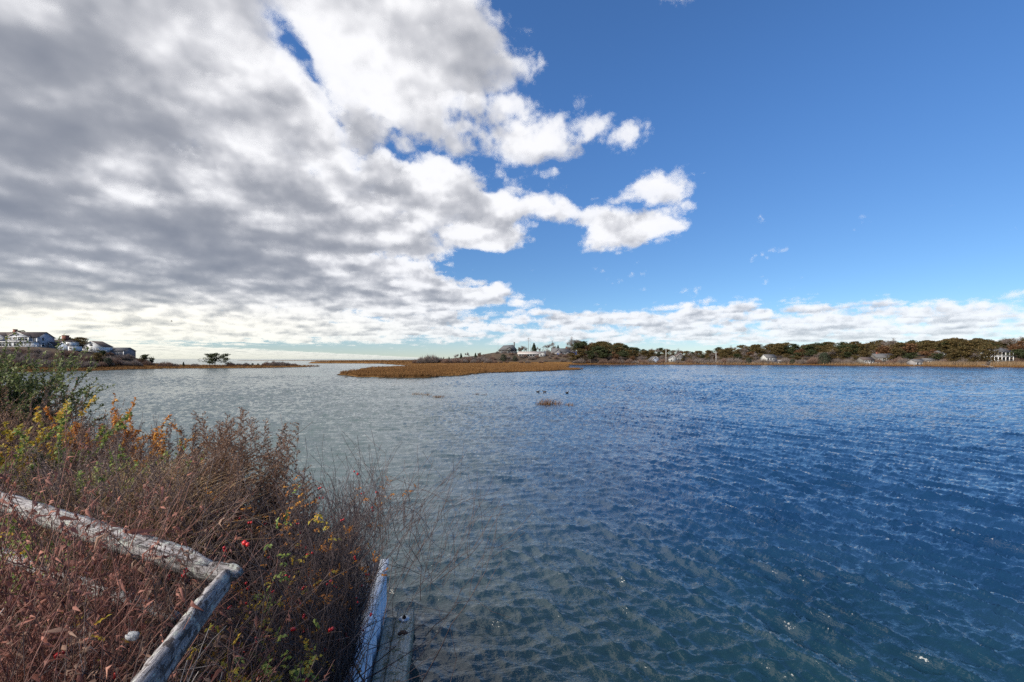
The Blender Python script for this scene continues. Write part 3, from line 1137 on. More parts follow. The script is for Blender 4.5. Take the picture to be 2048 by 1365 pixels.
def house(name, label, px, Y, rz=0.0, sink=0.3, group=None, zoff=0.0):
    x = xat(px, Y)
    o = empty(name, (x, Y, lz(x, Y) - sink + zoff), rz)
    tag(o, label, 'house', group)
    return o


# --- big shingled house on the bluff: two front gables, white trim, glazed ground floor
h = house('gabled_house', 'large grey shingled house with two white trimmed front gables on the bluff', 26, 215, R(-2))
gable_wall(h, -12.5, 11.2, 0.6, 8.5, 0, 5.0, 2.5, 'x', 'shingle_silver')
gable_roof(h, -12.5, 11.2, 0.6, 8.5, 5.0, 2.5, 'x', 'roof_brown')
gable_wall(h, -2.4, 8.2, -0.4, 4.5, 2.9, 5.2, 2.2, 'y', 'shingle_silver', 'gable_wing')
gable_roof(h, -2.4, 8.2, -0.4, 4.5, 5.2, 2.2, 'y', 'roof_brown', name='gable_roof')
rake(h, -2.4, 8.2, -0.80, 5.2, 2.2)
gable_wall(h, -12.4, -3.8, -0.4, 4.5, 2.9, 5.2, 1.9, 'y', 'shingle_silver', 'gable_wing')
gable_roof(h, -12.4, -3.8, -0.4, 4.5, 5.2, 1.9, 'y', 'roof_brown', name='gable_roof')
rake(h, -12.4, -3.8, -0.80, 5.2, 1.9)
MB().box(-3.0, 8.8, -0.62, -0.40, 5.02, 5.26).build('frieze_board', M['trim_white'], h)
MB().box(-2.4, -2.1, -0.5, -0.40, 2.9, 5.0).build('corner_board', M['trim_white'], h)
MB().box(7.9, 8.2, -0.5, -0.40, 2.9, 5.0).build('corner_board', M['trim_white'], h)
MB().box(10.95, 11.28, 0.48, 0.60, 0.0, 5.0).build('corner_board', M['trim_white'], h)
win = MB().cyl((2.9, -0.36, 6.3), (2.9, -0.50, 6.3), 0.52, n=14).build('round_window', M['trim_white'], h, True)
MB().cyl((2.9, -0.50, 6.3), (2.9, -0.53, 6.3), 0.34, n=14).build('pane', M['window_glass'], win)
for x in (-0.9, 1.0):
    window(h, x, 3.9, 1.2, 0.8, -0.4, False)
for x in (3.7, 5.3, 6.9):
    window(h, x, 3.3, 1.5, 1.7, -0.4, False)
for x in (-10, -7.5, -5.2):
    window(h, x, 3.9, 1.1, 0.9, -0.4)
window(h, 9.6, 3.4, 0.9, 1.3, 0.6)
MB().box(-12.8, 12.4, -2.2, 0.9, 2.72, 2.9).build('porch_roof', M['roof_brown'], h)
MB().box(-12.8, 12.5, -2.24, -2.2, 2.62, 2.86).build('porch_fascia', M['trim_white'], h)
MB().box(-12.5, 12.0, -1.7, 0.55, 0, 2.71).build('ground_floor', M['clapboard_white'], h)
for x in (-11, -9.4, -7.8, -5.6, -4.0, -2.6, -1.0, 0.6, 3.0, 4.4, 6.3, 8.1, 10.3):
    window(h, x, 0.75, 1.15, 1.7, -1.7, False)
window(h, 3.2, 0.8, 1.0, 1.6, None, side=(11.2, 1))
window(h, 3.2, 3.5, 1.0, 1.4, None, side=(11.2, 1))
chimney(h, -6.5, 6.5, 6.0, 9.0, 1.1)
deck(h, 9.0, 19.0, -4.6, -2.3, 0.15, True, -1.4)

h = house('low_house', 'low brown roofed house with square brick chimney beside the gabled house', 108, 222, R(4))
gable_wall(h, -8, 7.5, 0, 8, 0, 2.5, 2.5, 'x', 'shingle_dark')
gable_roof(h, -8, 7.5, 0, 8, 2.5, 2.5, 'x', 'roof_brown')
gable_wall(h, -5.0, 0.8, -1.6, 3.5, 0, 2.4, 2.2, 'y', 'shingle_grey', 'gable_wing')
gable_roof(h, -5.0, 0.8, -1.6, 3.5, 2.4, 2.2, 'y', 'roof_brown', name='gable_roof')
rake(h, -5.0, 0.8, -2.0, 2.4, 2.2)
chimney(h, 1.9, 4.0, 4.2, 7.2, 1.9)
for x in (-3.4, -1.0):
    window(h, x, 0.7, 1.1, 1.3, -1.6)
for x in (2.2, 4.0, 5.8):
    window(h, x, 0.8, 1.1, 1.2, 0.0)
door(h, -6.6, 0.0)
h = house('blue_cottage', 'pale blue shingled cottage with white dormer on the bluff edge', 128, 212, R(-6))
gable_wall(h, -3.6, 2.6, 0, 6, 0, 2.0, 2.0, 'y', 'shingle_blue')
gable_roof(h, -3.6, 2.6, 0, 6, 2.0, 2.0, 'y', 'roof_grey', 0.25)
rake(h, -3.6, 2.6, -0.3, 2.0, 2.0, 0.18, 0.25)
MB().box(0.8, 3.4, 0.2, 4.0, 1.95, 4.1).build('dormer', M['clapboard_white'], h)
MB().box(0.6, 3.6, 0.0, 4.2, 4.1, 4.25).build('dormer_roof', M['roof_grey'], h)
window(h, 2.1, 2.6, 1.1, 1.0, 0.2)
window(h, -1.9, 0.8, 0.9, 1.1, 0.0)
MB().box(2.6, 5.2, -0.4, 3.6, 0, 2.1).build('side_wing', M['clapboard_white'], h)
MB().box(2.5, 5.4, -0.6, 3.8, 2.1, 2.25).build('wing_roof', M['roof_brown'], h)
window(h, 3.9, 0.7, 1.3, 1.1, -0.4)
h = house('white_house', 'white gabled house half hidden by the dark pine on the bluff', 184, 224, R(8))
gable_wall(h, -5.2, 4.6, 0, 7, 0, 2.9, 2.6, 'y', 'clapboard_white')
gable_roof(h, -5.2, 4.6, 0, 7, 2.9, 2.6, 'y', 'roof_brown', 0.3)
rake(h, -5.2, 4.6, -0.35, 2.9, 2.6, 0.25, 0.3)
gable_wall(h, -9.5, -4.9, 1.5, 7, 0, 3.2, 1.6, 'x', 'shingle_grey', 'wing')
gable_roof(h, -9.5, -4.9, 1.5, 7, 3.2, 1.6, 'x', 'roof_brown', name='wing_roof')
for x, z in ((-3.2, 0.7), (-0.4, 0.7), (2.4, 0.7), (-0.4, 3.2)):
    window(h, x, z, 1.2, 1.3, 0.0)
deck(h, -2.0, 8.0, -2.6, -0.1, 0.1, True, -1.2)
h = house('long_grey_house', 'long plain grey gabled house at the low end of the bluff', 226, 230, R(-3), zoff=-0.9)
gable_wall(h, -5.8, 5.6, 0, 7, -0.4, 3.0, 1.6, 'x', 'shingle_grey')
gable_roof(h, -5.8, 5.6, 0, 7, 3.0, 1.6, 'x', 'roof_grey', 0.25)
MB().box(5.4, 5.72, -0.08, 0.0, -0.4, 3.0).build('corner_board', M['trim_white'], h)
for x in (-3.6, -0.6, 2.6):
    window(h, x, 1.1, 1.0, 1.2, 0.0)

# --- centre: houses on the rise behind the marsh
h = house('hip_roof_house', 'weathered house with broad grey hip roof and one tall chimney', 1016, 436, R(5))
MB().box(-8.5, 8.5, 0, 9, 0, 4.0).build('wall', M['shingle_dark'], h)
MB().poly([(-9.2, -0.8, 3.7), (9.2, -0.8, 3.7), (9.2, 9.8, 3.7), (-9.2, 9.8, 3.7), (-4.2, 4.5, 8.4), (5.2, 4.5, 9.2)], [(3, 2, 1, 0), (0, 1, 5, 4), (1, 2, 5), (2, 3, 4, 5), (3, 0, 4)]).build('roof', M['roof_grey'], h)
chimney(h, 6.4, 4.6, 6.5, 11.6, 1.1, 'shingle_dark')
gable_wall(h, -1.5, 4.0, -1.4, 4, 3.6, 5.0, 1.8, 'y', 'shingle_dark', 'dormer')
gable_roof(h, -1.5, 4.0, -1.4, 4, 5.0, 1.8, 'y', 'roof_grey', name='dormer_roof')
for x in (-6, -3, 0.2, 3.2, 6.2):
    window(h, x, 1.2, 1.3, 1.5, 0.0)
window(h, 1.2, 4.0, 1.3, 1.2, -1.4)
h = house('ranch_house', 'low white trimmed ranch house with pale roof and long deck', 1064, 408, R(-4))
gable_wall(h, -12.5, 12.0, 0, 8, 0, 2.9, 1.7, 'x', 'shingle_grey')
gable_roof(h, -12.5, 12.0, 0, 8, 2.9, 1.7, 'x', 'roof_pale', 0.6)
MB().box(-13.1, 12.6, -0.72, -0.6, 2.35, 2.7).build('fascia', M['trim_white'], h)
for x in (-10.6, -8.2, -5.8, -3.4, -1.0, 1.4):
    window(h, x, 0.5, 1.9, 1.9, 0.0, False)
gable_wall(h, 6.4, 12.4, -2.2, 3, 0, 2.7, 1.4, 'y', 'clapboard_dull', 'front_wing')
gable_roof(h, 6.4, 12.4, -2.2, 3, 2.7, 1.4, 'y', 'roof_pale', name='wing_roof')
for x in (8.0, 10.6):
    window(h, x, 0.6, 1.3, 1.5, -2.2)
deck(h, -9.5, 6.2, -3.4, -0.1, 0.05, False, -1.6)
h = house('shingled_house', 'grey shingled house with bright blue tarps hung along its porch', 1124, 424, R(3))
gable_wall(h, -9.0, 8.0, 0, 8, 0, 3.4, 3.2, 'x', 'shingle_grey')
gable_roof(h, -9.0, 8.0, 0, 8, 3.4, 3.2, 'x', 'roof_grey')
chimney(h, 5.0, 4.0, 5.6, 8.2, 1.3)
gable_wall(h, -6.5, -0.8, -1.8, 3, 0, 3.3, 2.4, 'y', 'shingle_grey', 'gable_wing')
gable_roof(h, -6.5, -0.8, -1.8, 3, 3.3, 2.4, 'y', 'roof_grey', name='gable_roof')
for x in (1.0, 3.4, 5.8):
    window(h, x, 0.8, 1.5, 1.7, 0.0)
for x in (-5.0, -2.4):
    window(h, x, 0.9, 1.2, 1.4, -1.8)
rg = np.random.default_rng(5)
for tx, tw_, tzz in ((-2.4, 4.6, 1.5), (10.6, 5.2, 2.6)):
    n = 12
    u = np.linspace(0, 1, n)
    g = np.stack(np.meshgrid(u, u, indexing='ij'), -1).reshape(-1, 2)
    V = np.stack([g[:, 0] * tw_ - tw_ / 2, -2.4 + 0.5 * (1 - g[:, 1]) * np.sin(g[:, 0] * 9) * 0.4, g[:, 1] * tzz - 0.25 * np.sin(g[:, 0] * np.pi) * g[:, 1]], 1)
    ii = np.arange(n * n).reshape(n, n)
    q = np.stack([ii[:-1, :-1], ii[1:, :-1], ii[1:, 1:], ii[:-1, 1:]], -1).reshape(-1, 4)
    V2 = V + np.array([0, 0.03, 0])
    t = mobj('tarp', np.concatenate([V, V2]), np.concatenate([q, q[:, ::-1] + n * n]), M['tarp_blue'], None, True)
    t.location = h.location + Vector((tx, -0.5, 0.35 if tx < 0 else 0.9))
    tag(t, 'bright blue tarp hung on the porch of the shingled house' if tx < 0 else 'blue tarp stretched between shingled house and tall pines', 'tarp')

# --- east shore houses
def cottage(label, px, Y, w, d, wall_h, rise, axis, wallm, roofm, wins, name='cottage', rz=0.0, chim=None, deckp=None, zoff=0.0):
    h = house(name, label, px, Y, rz, zoff=zoff)
    gable_wall(h, -w / 2, w / 2, 0, d, 0, wall_h, rise, axis, wallm)
    gable_roof(h, -w / 2, w / 2, 0, d, wall_h, rise, axis, roofm, 0.3)
    if axis == 'y':
        rake(h, -w / 2, w / 2, -0.35, wall_h, rise)
    for x, z, ww, hh in wins:
        window(h, x, z, ww, hh, 0.0)
    door(h, w / 2 - 1.0, 0.05, y=-0.03)
    if chim:
        chimney(h, chim, d / 2, wall_h + rise * 0.6, wall_h + rise + 1.2, 0.9)
    if deckp:
        deck(h, *deckp)
    return h


cottage('pale blue gabled cottage deep among the pines', 1312, 372, 6.5, 7, 3.4, 2.4, 'y', 'shingle_blue', 'roof_grey', [(-1.6, 1.0, 1.2, 1.4), (0.6, 1.0, 1.0, 1.4), (0, 3.6, 1.0, 1.0)], rz=R(10))
cottage('small white cottage beside the tall white mast', 1346, 378, 5.5, 6, 3.6, 2.0, 'y', 'clapboard_dull', 'roof_grey', [(-1.3, 1.0, 1.0, 1.4), (0.4, 3.3, 0.9, 0.9)], rz=R(-8))
cottage('plum grey gabled cottage next to the small white cottage', 1361, 386, 7.5, 7, 4.0, 2.6, 'y', 'shingle_dark', 'roof_brown', [(-2.0, 1.0, 1.1, 1.4), (0.2, 1.0, 1.1, 1.4), (0, 4.0, 1.0, 1.0)], rz=R(4))
h = cottage('two storey pale house with low porch wing among dark pines', 1543, 346, 8.2, 7, 5.4, 2.2, 'x', 'clapboard_dull', 'roof_grey', [(-2.7, 0.9, 1.3, 1.5), (-0.6, 0.9, 1.3, 1.5), (-2.7, 3.5, 1.3, 1.4), (-0.5, 3.5, 1.3, 1.4), (1.9, 3.5, 1.3, 1.4)], 'porch_house', R(6))
MB().box(3.8, 12.6, 0.5, 6.0, 0, 2.5).build('porch_wing', M['shingle_grey'], h)
MB().poly([(3.7, 0.0, 2.5), (13.0, 0.0, 2.5), (13.0, 6.4, 2.9), (3.7, 6.4, 2.9), (3.7, 3.2, 3.7), (12.2, 3.2, 3.6)], [(3, 2, 1, 0), (0, 1, 5, 4), (1, 2, 5), (2, 3, 4, 5), (3, 0, 4)]).build('wing_roof', M['roof_pale'], h)
for x in (5.2, 7.0, 8.8, 10.6):
    window(h, x, 0.8, 1.2, 1.3, 0.5)
h = cottage('red brown house with long roof behind bare trees', 1771, 314, 12, 8, 3.0, 2.6, 'x', 'shingle_dark', 'roof_grey', [(-4, 0.9, 1.4, 1.4), (-1.5, 0.9, 1.4, 1.4), (1.2, 0.9, 1.4, 1.4)], 'long_house', R(-5), chim=-3)
h = cottage('small house with raised white deck on tall posts', 1738, 304, 8, 6, 2.6, 1.6, 'x', 'shingle_dark', 'roof_brown', [(-2.2, 0.7, 1.4, 1.4), (0.2, 0.7, 1.4, 1.4)], 'deck_house', R(3), deckp=(-4.6, 4.8, -3.0, -0.1, 0.0, True, -2.6), zoff=1.2)
h = cottage('low grey cottage with white framed windows beside the reeds', 1842, 278, 7.0, 6, 2.7, 1.3, 'x', 'shingle_grey', 'roof_grey', [(-2.2, 0.6, 1.5, 1.6), (0.0, 0.6, 1.3, 1.5)], rz=R(4))
h = cottage('grey flat fronted cottage with dark doors among oaks', 1868, 284, 9.0, 6, 3.0, 1.2, 'x', 'shingle_grey', 'roof_grey', [(-2.8, 0.4, 1.1, 2.0), (-1.4, 0.4, 1.1, 2.0), (1.0, 0.8, 1.2, 1.3)], rz=R(-3))
h = cottage('grey house with white upper windows rising over the oaks', 1886, 300, 7.0, 6, 4.0, 1.3, 'x', 'shingle_dark', 'roof_grey', [(-2.2, 2.3, 1.5, 1.3), (-0.4, 2.3, 1.5, 1.3), (1.6, 2.3, 1.2, 1.2)], rz=R(2), zoff=-0.4)
for px, Y in ((1881, 292), (1893, 290)):
    plant('oak', xat(px, Y), Y, 3.6, 'low russet oak in front of the grey house with upper windows', 'low oaks by the grey house')
cottage('small dark cottage behind bare thicket and oaks', 1806, 306, 7.0, 6, 2.8, 1.8, 'x', 'shingle_blue', 'roof_brown', [(-2.0, 0.8, 1.2, 1.4), (0.2, 0.8, 1.2, 1.4)], rz=R(-7))
# white house with two porch storeys
h = house('balcony_house', 'white two storey house with columned porches on both floors', 2004, 268, R(-5))
MB().box(-6.2, 6.2, 2.0, 9, 0, 6.2).build('wall', M['clapboard_dull'], h)
MB().poly([(-6.8, -0.6, 6.1), (6.8, -0.6, 6.1), (6.8, 9.6, 6.1), (-6.8, 9.6, 6.1), (-3.0, 4.6, 8.6), (3.0, 4.6, 8.6)], [(3, 2, 1, 0), (0, 1, 5, 4), (1, 2, 5), (2, 3, 4, 5), (3, 0, 4)]).build('roof', M['roof_grey'], h)
for z in (0.0, 3.1):
    MB().box(-6.3, 6.3, -0.2, 2.0, z - 0.05, z + 0.18).build('porch_floor', M['trim_white'], h)
    MB().box(-6.2, 6.2, -0.1, 0.0, z + 0.95, z + 1.08).build('handrail', M['trim_white'], h)
    MB().box(-6.2, 6.2, -0.08, -0.02, z + 0.45, z + 0.55).build('mid_rail', M['trim_white'], h)
    for i in range(7):
        x = -6.1 + 12.2 * i / 6
        MB().box(x - 0.14, x + 0.14, -0.15, 0.13, z + 0.18, z + 3.0).build('column', M['trim_white'], h)
    for x in (-4.6, -2.3, 0, 2.3, 4.6):
        window(h, x, z + 0.4, 1.4, 2.0, 2.0, False)
MB().box(-6.3, 6.3, -0.25, 0.1, 5.85, 6.12).build('frieze_board', M['trim_white'], h)

# --- poles, mast, dock
def pole(name, label, px, Y, hgt, r, mat, cross=None, cat='pole', z=None):
    x = xat(px, Y)
    o = empty(name, (x, Y, lz(x, Y) - 0.2))
    tag(o, label, cat)
    MB().cyl((0, 0, 0), (0, 0, hgt), r, r * 0.7, 8).build('shaft', M[mat], o, True)
    if cross:
        MB().box(-cross, cross, -0.08, 0.08, hgt - 0.9, hgt - 0.7).build('crossarm', M[mat], o)
    else:
        MB().cyl((0, 0, hgt), (0, 0, hgt + 0.25), r * 1.2, r * 0.6, 8).build('cap', M[mat], o, True)
    return o


pole('utility_pole', 'wooden utility pole with crossarm behind the ranch house', 1057, 440, 16.5, 0.19, 'pole_wood', 1.1)
pole('antenna_mast', 'thin metal mast standing beside the utility pole', 1061, 446, 16.0, 0.13, 'metal_grey')
pole('antenna_mast', 'thin grey mast left of the hip roof house', 996, 432, 11.5, 0.11, 'metal_grey')
pole('flagpole', 'tall white mast beside the small white cottage', 1332, 366, 12.0, 0.15, 'trim_white', None, 'flagpole')
pole('flagpole', 'white pole standing alone among dark trees on the far shore', 1432, 366, 9.5, 0.13, 'trim_white', None, 'flagpole')
d = empty('boat_ramp', (xat(1977, 246), 246, 0.0))
d.scale = (0.7, 0.5, 0.6)
tag(d, 'small pale wooden landing between the tall reeds', 'landing')
MB().poly([(-1.1, -5, 0.1), (1.1, -5, 0.1), (1.1, 6, 1.9), (-1.1, 6, 1.9), (-1.1, -5, 0.3), (1.1, -5, 0.3), (1.1, 6, 2.1), (-1.1, 6, 2.1)], [(0, 3, 2, 1), (4, 5, 6, 7), (0, 1, 5, 4), (1, 2, 6, 5), (2, 3, 7, 6), (3, 0, 4, 7)]).build('walkway', M['deck_wood'], d)
for x in (-1.1, 1.1):
    for y in (-4.5, 0, 5):
        MB().cyl((x, y, -0.5), (x, y, 1.8 + 0.16 * y), 0.1, n=6).build('post', M['pole_wood'], d)

# ------------------------------------------------------------------ trees
random.seed(21)
GL = 'house bluff greenery'
# bluff in the west
for px, Y, hh, k, lab in ((36, 232, 9.0, 'pine', 'pine top showing over the roof of the gabled house'), (74, 224, 7.2, 'bare', 'bare tree between the gabled house and the low house'),
                          (66, 226, 5.0, 'round', 'dark bush beside the porch of the gabled house'),
                          (98, 236, 6.0, 'bare', 'bare tree top behind the brick chimney of the low house'), (134, 232, 6.4, 'pine', 'small pine behind the pale blue cottage'),
                          (160, 217, 6.6, 'olive', 'broad dark pine in front of the white gabled house'), (148, 230, 6.0, 'pine', 'pine rising just behind the broad dark bluff pine'),
                          (206, 214, 4.2, 'pine', 'low pine at the left end of the long grey house'), (196, 205, 4.6, 'olive', 'dark green pine half way down the bluff'),
                          (216, 203, 3.6, 'round', 'rounded evergreen on the bluff slope below the long grey house'), (290, 224, 5.0, 'pine', 'windswept pine standing alone at the low end of the bluff'),
                          (302, 226, 3.6, 'pine', 'ragged low pine next to the windswept pine'), (254, 232, 2.6, 'cedar', 'tiny cedar at the right end of the long grey house')):
    plant(k, xat(px, Y), Y, hh, lab, GL, wide=1.15 if k in ('pine', 'olive') else 1.0)
plant('spread', xat(419, 240), 240, 6.6, 'wider of the two dark pines on the grassy point', 'twin pines on the point', wide=1.15, var=1)
plant('spread', xat(430, 242), 242, 6.9, 'dark pine pressed close against the wider pine on the point', 'twin pines on the point', wide=1.0, var=0)
plant('spread', xat(450, 241), 241, 6.8, 'slimmer of the dark pines on the grassy point, with open limbs', 'twin pines on the point', wide=0.85, var=2)
plant('cedar', xat(367, 236), 236, 2.5, 'lone small cedar on the grassy point', 'cedars')
for px, Y, hh in ((505, 268, 1.6), (516, 266, 1.7)):
    plant('round', xat(px, Y), Y, hh, 'low dark shrub next to the scrub mound on the point', 'low shrubs beside the scrub mound')
SCR = '{size} {tone} leafless scrub mound on the bluff slope below the houses'
def bluff_y(px):
    return 200
cnt = 0
for row, (Y0, n) in enumerate(((184, 30), (191, 28), (198, 26), (205, 26), (212, 24), (222, 20))):
    for i in range(n):
        px = -60 + (400 - row * 6) * (i + random.uniform(0, 0.8)) / n
        Y = Y0 + random.uniform(-3, 3) + max(0, (px - 200)) * 0.05
        x = xat(px, Y)
        z = lz(x, Y)
        if z < 0.75 or (row >= 4 and px < 205) or (row == 3 and px < 190):
            continue
        plant('brush', x, Y, random.uniform(1.5, 2.6) * (0.75 if z > 6 else 1.0), SCR, 'scrub mounds on the bluff slope', z=z, wide=random.uniform(0.9, 1.4))
for px, Y, hh in ((478, 250, 1.3), (492, 252, 1.5), (534, 254, 2.0), (548, 252, 2.4), (562, 253, 2.3), (576, 255, 1.8), (588, 256, 1.3), (390, 238, 1.3), (462, 243, 1.7), (348, 228, 1.6), (332, 226, 2.2)):
    plant('brush', xat(px, Y), Y, hh, '{size} {tone} scrub on the grassy point near the twin pines', 'scrub on the grassy point', wide=1.3)
# centre rise
for px, Y, hh, lab, k in ((846, 398, 5.0, 'grey scrub clump at the tip of the centre rise', 'brush'), (862, 400, 6.0, 'larger grey scrub clump at the tip of the centre rise', 'brush'), (832, 402, 3.2, 'lowest grey scrub clump at the marsh end of the centre rise', 'brush')):
    plant(k, xat(px, Y), Y, hh, lab, 'scrub on the centre rise', wide=0.9)
for px, Y, hh, k in ((898, 402, 5.0, 'cedar'), (922, 410, 6.4, 'cedar'), (951, 408, 6.0, 'cedar'), (1116, 452, 9, 'cedar')):
    plant(k, xat(px, Y), Y, hh, 'pointed dark cedar on the centre rise', 'cedars on the centre rise')
for px, Y, hh in ((876, 404, 5.5), (884, 405, 5.0), (913, 414, 6.0), (934, 416, 6.5), (960, 414, 5.0), (968, 410, 4.0), (1048, 448, 9), (1040, 440, 7)):
    plant(random.choice(('bare', 'oak', 'bare')), xat(px, Y), Y, hh, 'small scraggy tree on the centre rise', 'scraggy trees on the centre rise')
plant('round', xat(1007, 396), 396, 6.2, 'big dark round evergreen bush below the hip roof house', 'evergreen bushes on the centre rise')
plant('round', xat(1030, 396), 396, 4.6, 'smaller dark evergreen bush left of the ranch house', 'evergreen bushes on the centre rise')
plant('cedar', xat(1068, 446), 446, 11.5, 'dark conical spruce rising behind the ranch house', 'cedars on the centre rise', wide=1.1)
for i in range(64):
    px = 880 + 300 * (i + random.uniform(0, 0.9)) / 64
    Y = random.uniform(384, 404) if px < 985 or i % 3 else random.uniform(404, 430)
    x = xat(px, Y)
    plant('brush', x, Y, random.uniform(2.0, 3.6) if px < 985 else random.uniform(1.2, 2.2), '{size} {tone} scrub along the foot of the rise behind the marsh', 'scrub along the centre rise', wide=random.uniform(0.8, 1.2))
for px, Y, hh in ((1094, 440, 9), (1103, 446, 11), (1112, 436, 8), (1088, 450, 8.5), (1078, 446, 8)):
    plant('bare', xat(px, Y), Y, hh, 'bare grey tree between the ranch house and the shingled house', 'bare trees between centre houses')

# wooded shore in the east: front, middle and back rows under the skyline of the photograph
SKYL = ([1130, 1150, 1168, 1200, 1240, 1265, 1300, 1345, 1385, 1420, 1450, 1500, 1540, 1590, 1640, 1700, 1760, 1830, 1900, 1945, 1985, 2048, 2200],
        [692, 681, 682, 685, 690, 697, 698, 700, 704, 700, 693, 694, 688, 689, 688, 685, 684, 682, 680, 675, 682, 676, 674])
HOUSES = [(1312, 6), (1346, 6), (1543, 15), (1561, 9), (1738, 10), (1771, 9), (1842, 9), (1870, 8), (1886, 6), (2004, 30), (1332, 5), (1432, 6)]
LAB = {'pine': ('{size} dark pine with {form} crown in the far shore wood', 'dark pines of the far wood'),
       'olive': ('{size} olive green pine with {form} crown in the far shore wood', 'olive pitch pines of the far wood'),
       'bare': ('{size} bare grey tree with {form} crown in the far shore wood', 'bare trees of the far wood'),
       'oak': ('{size} russet leaved oak with {form} crown in the far shore wood', 'russet oaks of the far wood')}
for row, (dd, n) in enumerate(((10, 84), (30, 80), (62, 72), (112, 58))):
    for i in range(n):
        px = 1140 + (2170 - 1140) * (i + random.uniform(0, 0.9)) / n
        toe = float(np.interp(px, [1100, 1150, 1250, 1400, 1450, 1600, 1800, 1950, 2100], [382, 372, 366, 362, 356, 338, 294, 258, 246]))
        Y = toe + dd + random.uniform(-8, 8)
        if row == 0 and any(abs(px - c) < w for c, w in HOUSES):
            continue
        if row == 1 and any(abs(px - c) < w * 0.7 for c, w in HOUSES):
            continue
        x = xat(px, Y)
        z = lz(x, Y)
        top = float(np.interp(px, *SKYL)) + random.uniform(-3, 5) + (0 if row >= 2 else (5, 10)[row == 0] if px > 1270 else 2)
        zt = CAM_Z + (HOR - top) / F * Y
        hh = min(max(zt - z, 4.5), 15.5)
        if row == 3 and hh < 5:
            hh = 7
        r = random.random()
        west = px < 1440
        if west:
            k = 'pine' if r < 0.34 else 'bare' if r < 0.54 else 'oak' if r < 0.64 else 'olive'
        else:
            k = 'olive' if r < 0.54 else 'pine' if r < 0.68 else 'bare' if r < 0.86 else 'oak'
        if row == 0:
            hh *= random.uniform(0.55, 0.9)
        plant(k, x, Y, hh, LAB[k][0], LAB[k][1], z=z, wide=random.uniform(1.1, 1.5) if k in ('olive', 'pine') else random.uniform(1.2, 1.5))
for i in range(110):
    px = 1150 + 1000 * (i + random.uniform(0, 0.9)) / 110
    toe = float(np.interp(px, [1100, 1150, 1250, 1400, 1450, 1600, 1800, 1950, 2100], [382, 372, 366, 362, 356, 338, 294, 258, 246]))
    Y = toe + random.uniform(1, 8)
    if any(abs(px - c) < w * 0.8 for c, w in HOUSES) or (1850 < px and i % 2):
        continue
    plant('brush', xat(px, Y), Y, random.uniform(1.8, 4.2), '{size} {tone} leafless thicket at the foot of the far shore wood', 'thickets along the far shore', wide=random.uniform(0.9, 1.4))
for px, Y, hh, lab in ((1649, 322, 8.6, 'very dark rounded evergreen at the marsh edge on the far shore'), (1497, 350, 5.0, 'small dark evergreen between thickets on the far shore'), (1585, 334, 4.0, 'low dark evergreen right of the porch wing house')):
    plant('round', xat(px, Y), Y, hh, lab, 'evergreens at the marsh edge', wide=0.95)


# ------------------------------------------------------------------ near bank
BANK = [(-2.25, 7.75), (-2.02, 6.2), (-1.84, 4.9), (-1.50, 3.6), (-0.6, 2.6), (2.0, 2.2), (14.0, 1.6), (14.0, -8.0), (-60.0, -8.0), (-60.0, 30.0), (-34.0, 20.0), (-22.0, 14.5), (-14.0, 11.8), (-9.0, 10.2), (-6.0, 9.0), (-4.2, 8.4), (-3.0, 8.0)]


def bank_h(X, Y):
    X, Y = np.asarray(X, float), np.asarray(Y, float)
    s = poly_sd(X, Y, BANK)
    h = 0.92 + 1.36 * sstep(s, 0.45, 2.0) + 0.05 * vnoise(X, Y, 0.7, 11) * sstep(s, 0.5, 1.2) + 0.08 * vnoise(X, Y, 2.3, 12) * sstep(s, 0.5, 1.5)
    return np.where(s > 0, h, np.maximum(-1.0, 0.92 + s * 12))


def gz(x, y):
    return float(bank_h(np.array([x]), np.array([y]))[0])


mat_noise('soil', [(0.035, 0.024, 0.018), (0.075, 0.05, 0.035), (0.12, 0.085, 0.06)], 9, 6, 0.95, 0.9, 30, spec=0.1, bdist=0.03)
xs = np.concatenate([np.arange(-60, -18, 1.5), np.arange(-18, 4, 0.14), np.arange(4, 15, 1.0)])
ys = np.concatenate([np.arange(-8, 0, 0.8), np.arange(0, 13, 0.14), np.arange(13, 31, 1.0)])
X, Y = np.meshgrid(xs, ys, indexing='ij')
H = bank_h(X, Y)
idx = np.arange(X.size).reshape(X.shape)
q = np.stack([idx[:-1, :-1], idx[1:, :-1], idx[1:, 1:], idx[:-1, 1:]], -1).reshape(-1, 4)
q = q[(H.ravel()[q] > -0.99).any(1)]
u = np.unique(q)
rm = np.zeros(X.size, int)
rm[u] = np.arange(len(u))
o = mobj('ground', np.stack([X, Y, H], -1).reshape(-1, 3)[u], rm[q], MATS['soil'], None, True)
o['kind'] = 'structure'

# ------------------------------------------------------------------ bulkhead: tan cap, white vinyl sheets, timber waler with bolt
m, nt, b, _ = mat_new('weathered_timber')
tc = nt.new('ShaderNodeTexCoord').outputs['Object']
g1 = nt.noise(nt.vmath('MULTIPLY', tc, (30.0, 2.6, 30.0)), scale=1.0, detail=7, rough=0.7)
blot = nt.noise(tc, scale=7.0, detail=6, rough=0.7)
c = nt.ramp(g1, [(0.36, (0.12, 0.10, 0.065)), (0.48, (0.30, 0.265, 0.185)), (0.60, (0.46, 0.42, 0.32))])
c = nt.mix(nt.smooth(blot, 0.50, 0.60), c, (0.105, 0.120, 0.062))
c = nt.mix(nt.smooth(nt.noise(tc, scale=46.0, detail=3), 0.58, 0.64), c, (0.42, 0.45, 0.43))
nt.put(b.inputs['Base Color'], c)
b.inputs['Roughness'].default_value = 0.6
set_bump(nt, b, g1 + blot, 0.8, 0.015)
m, nt, b, _ = mat_new('vinyl_white')
tc = nt.new('ShaderNodeTexCoord').outputs['Object']
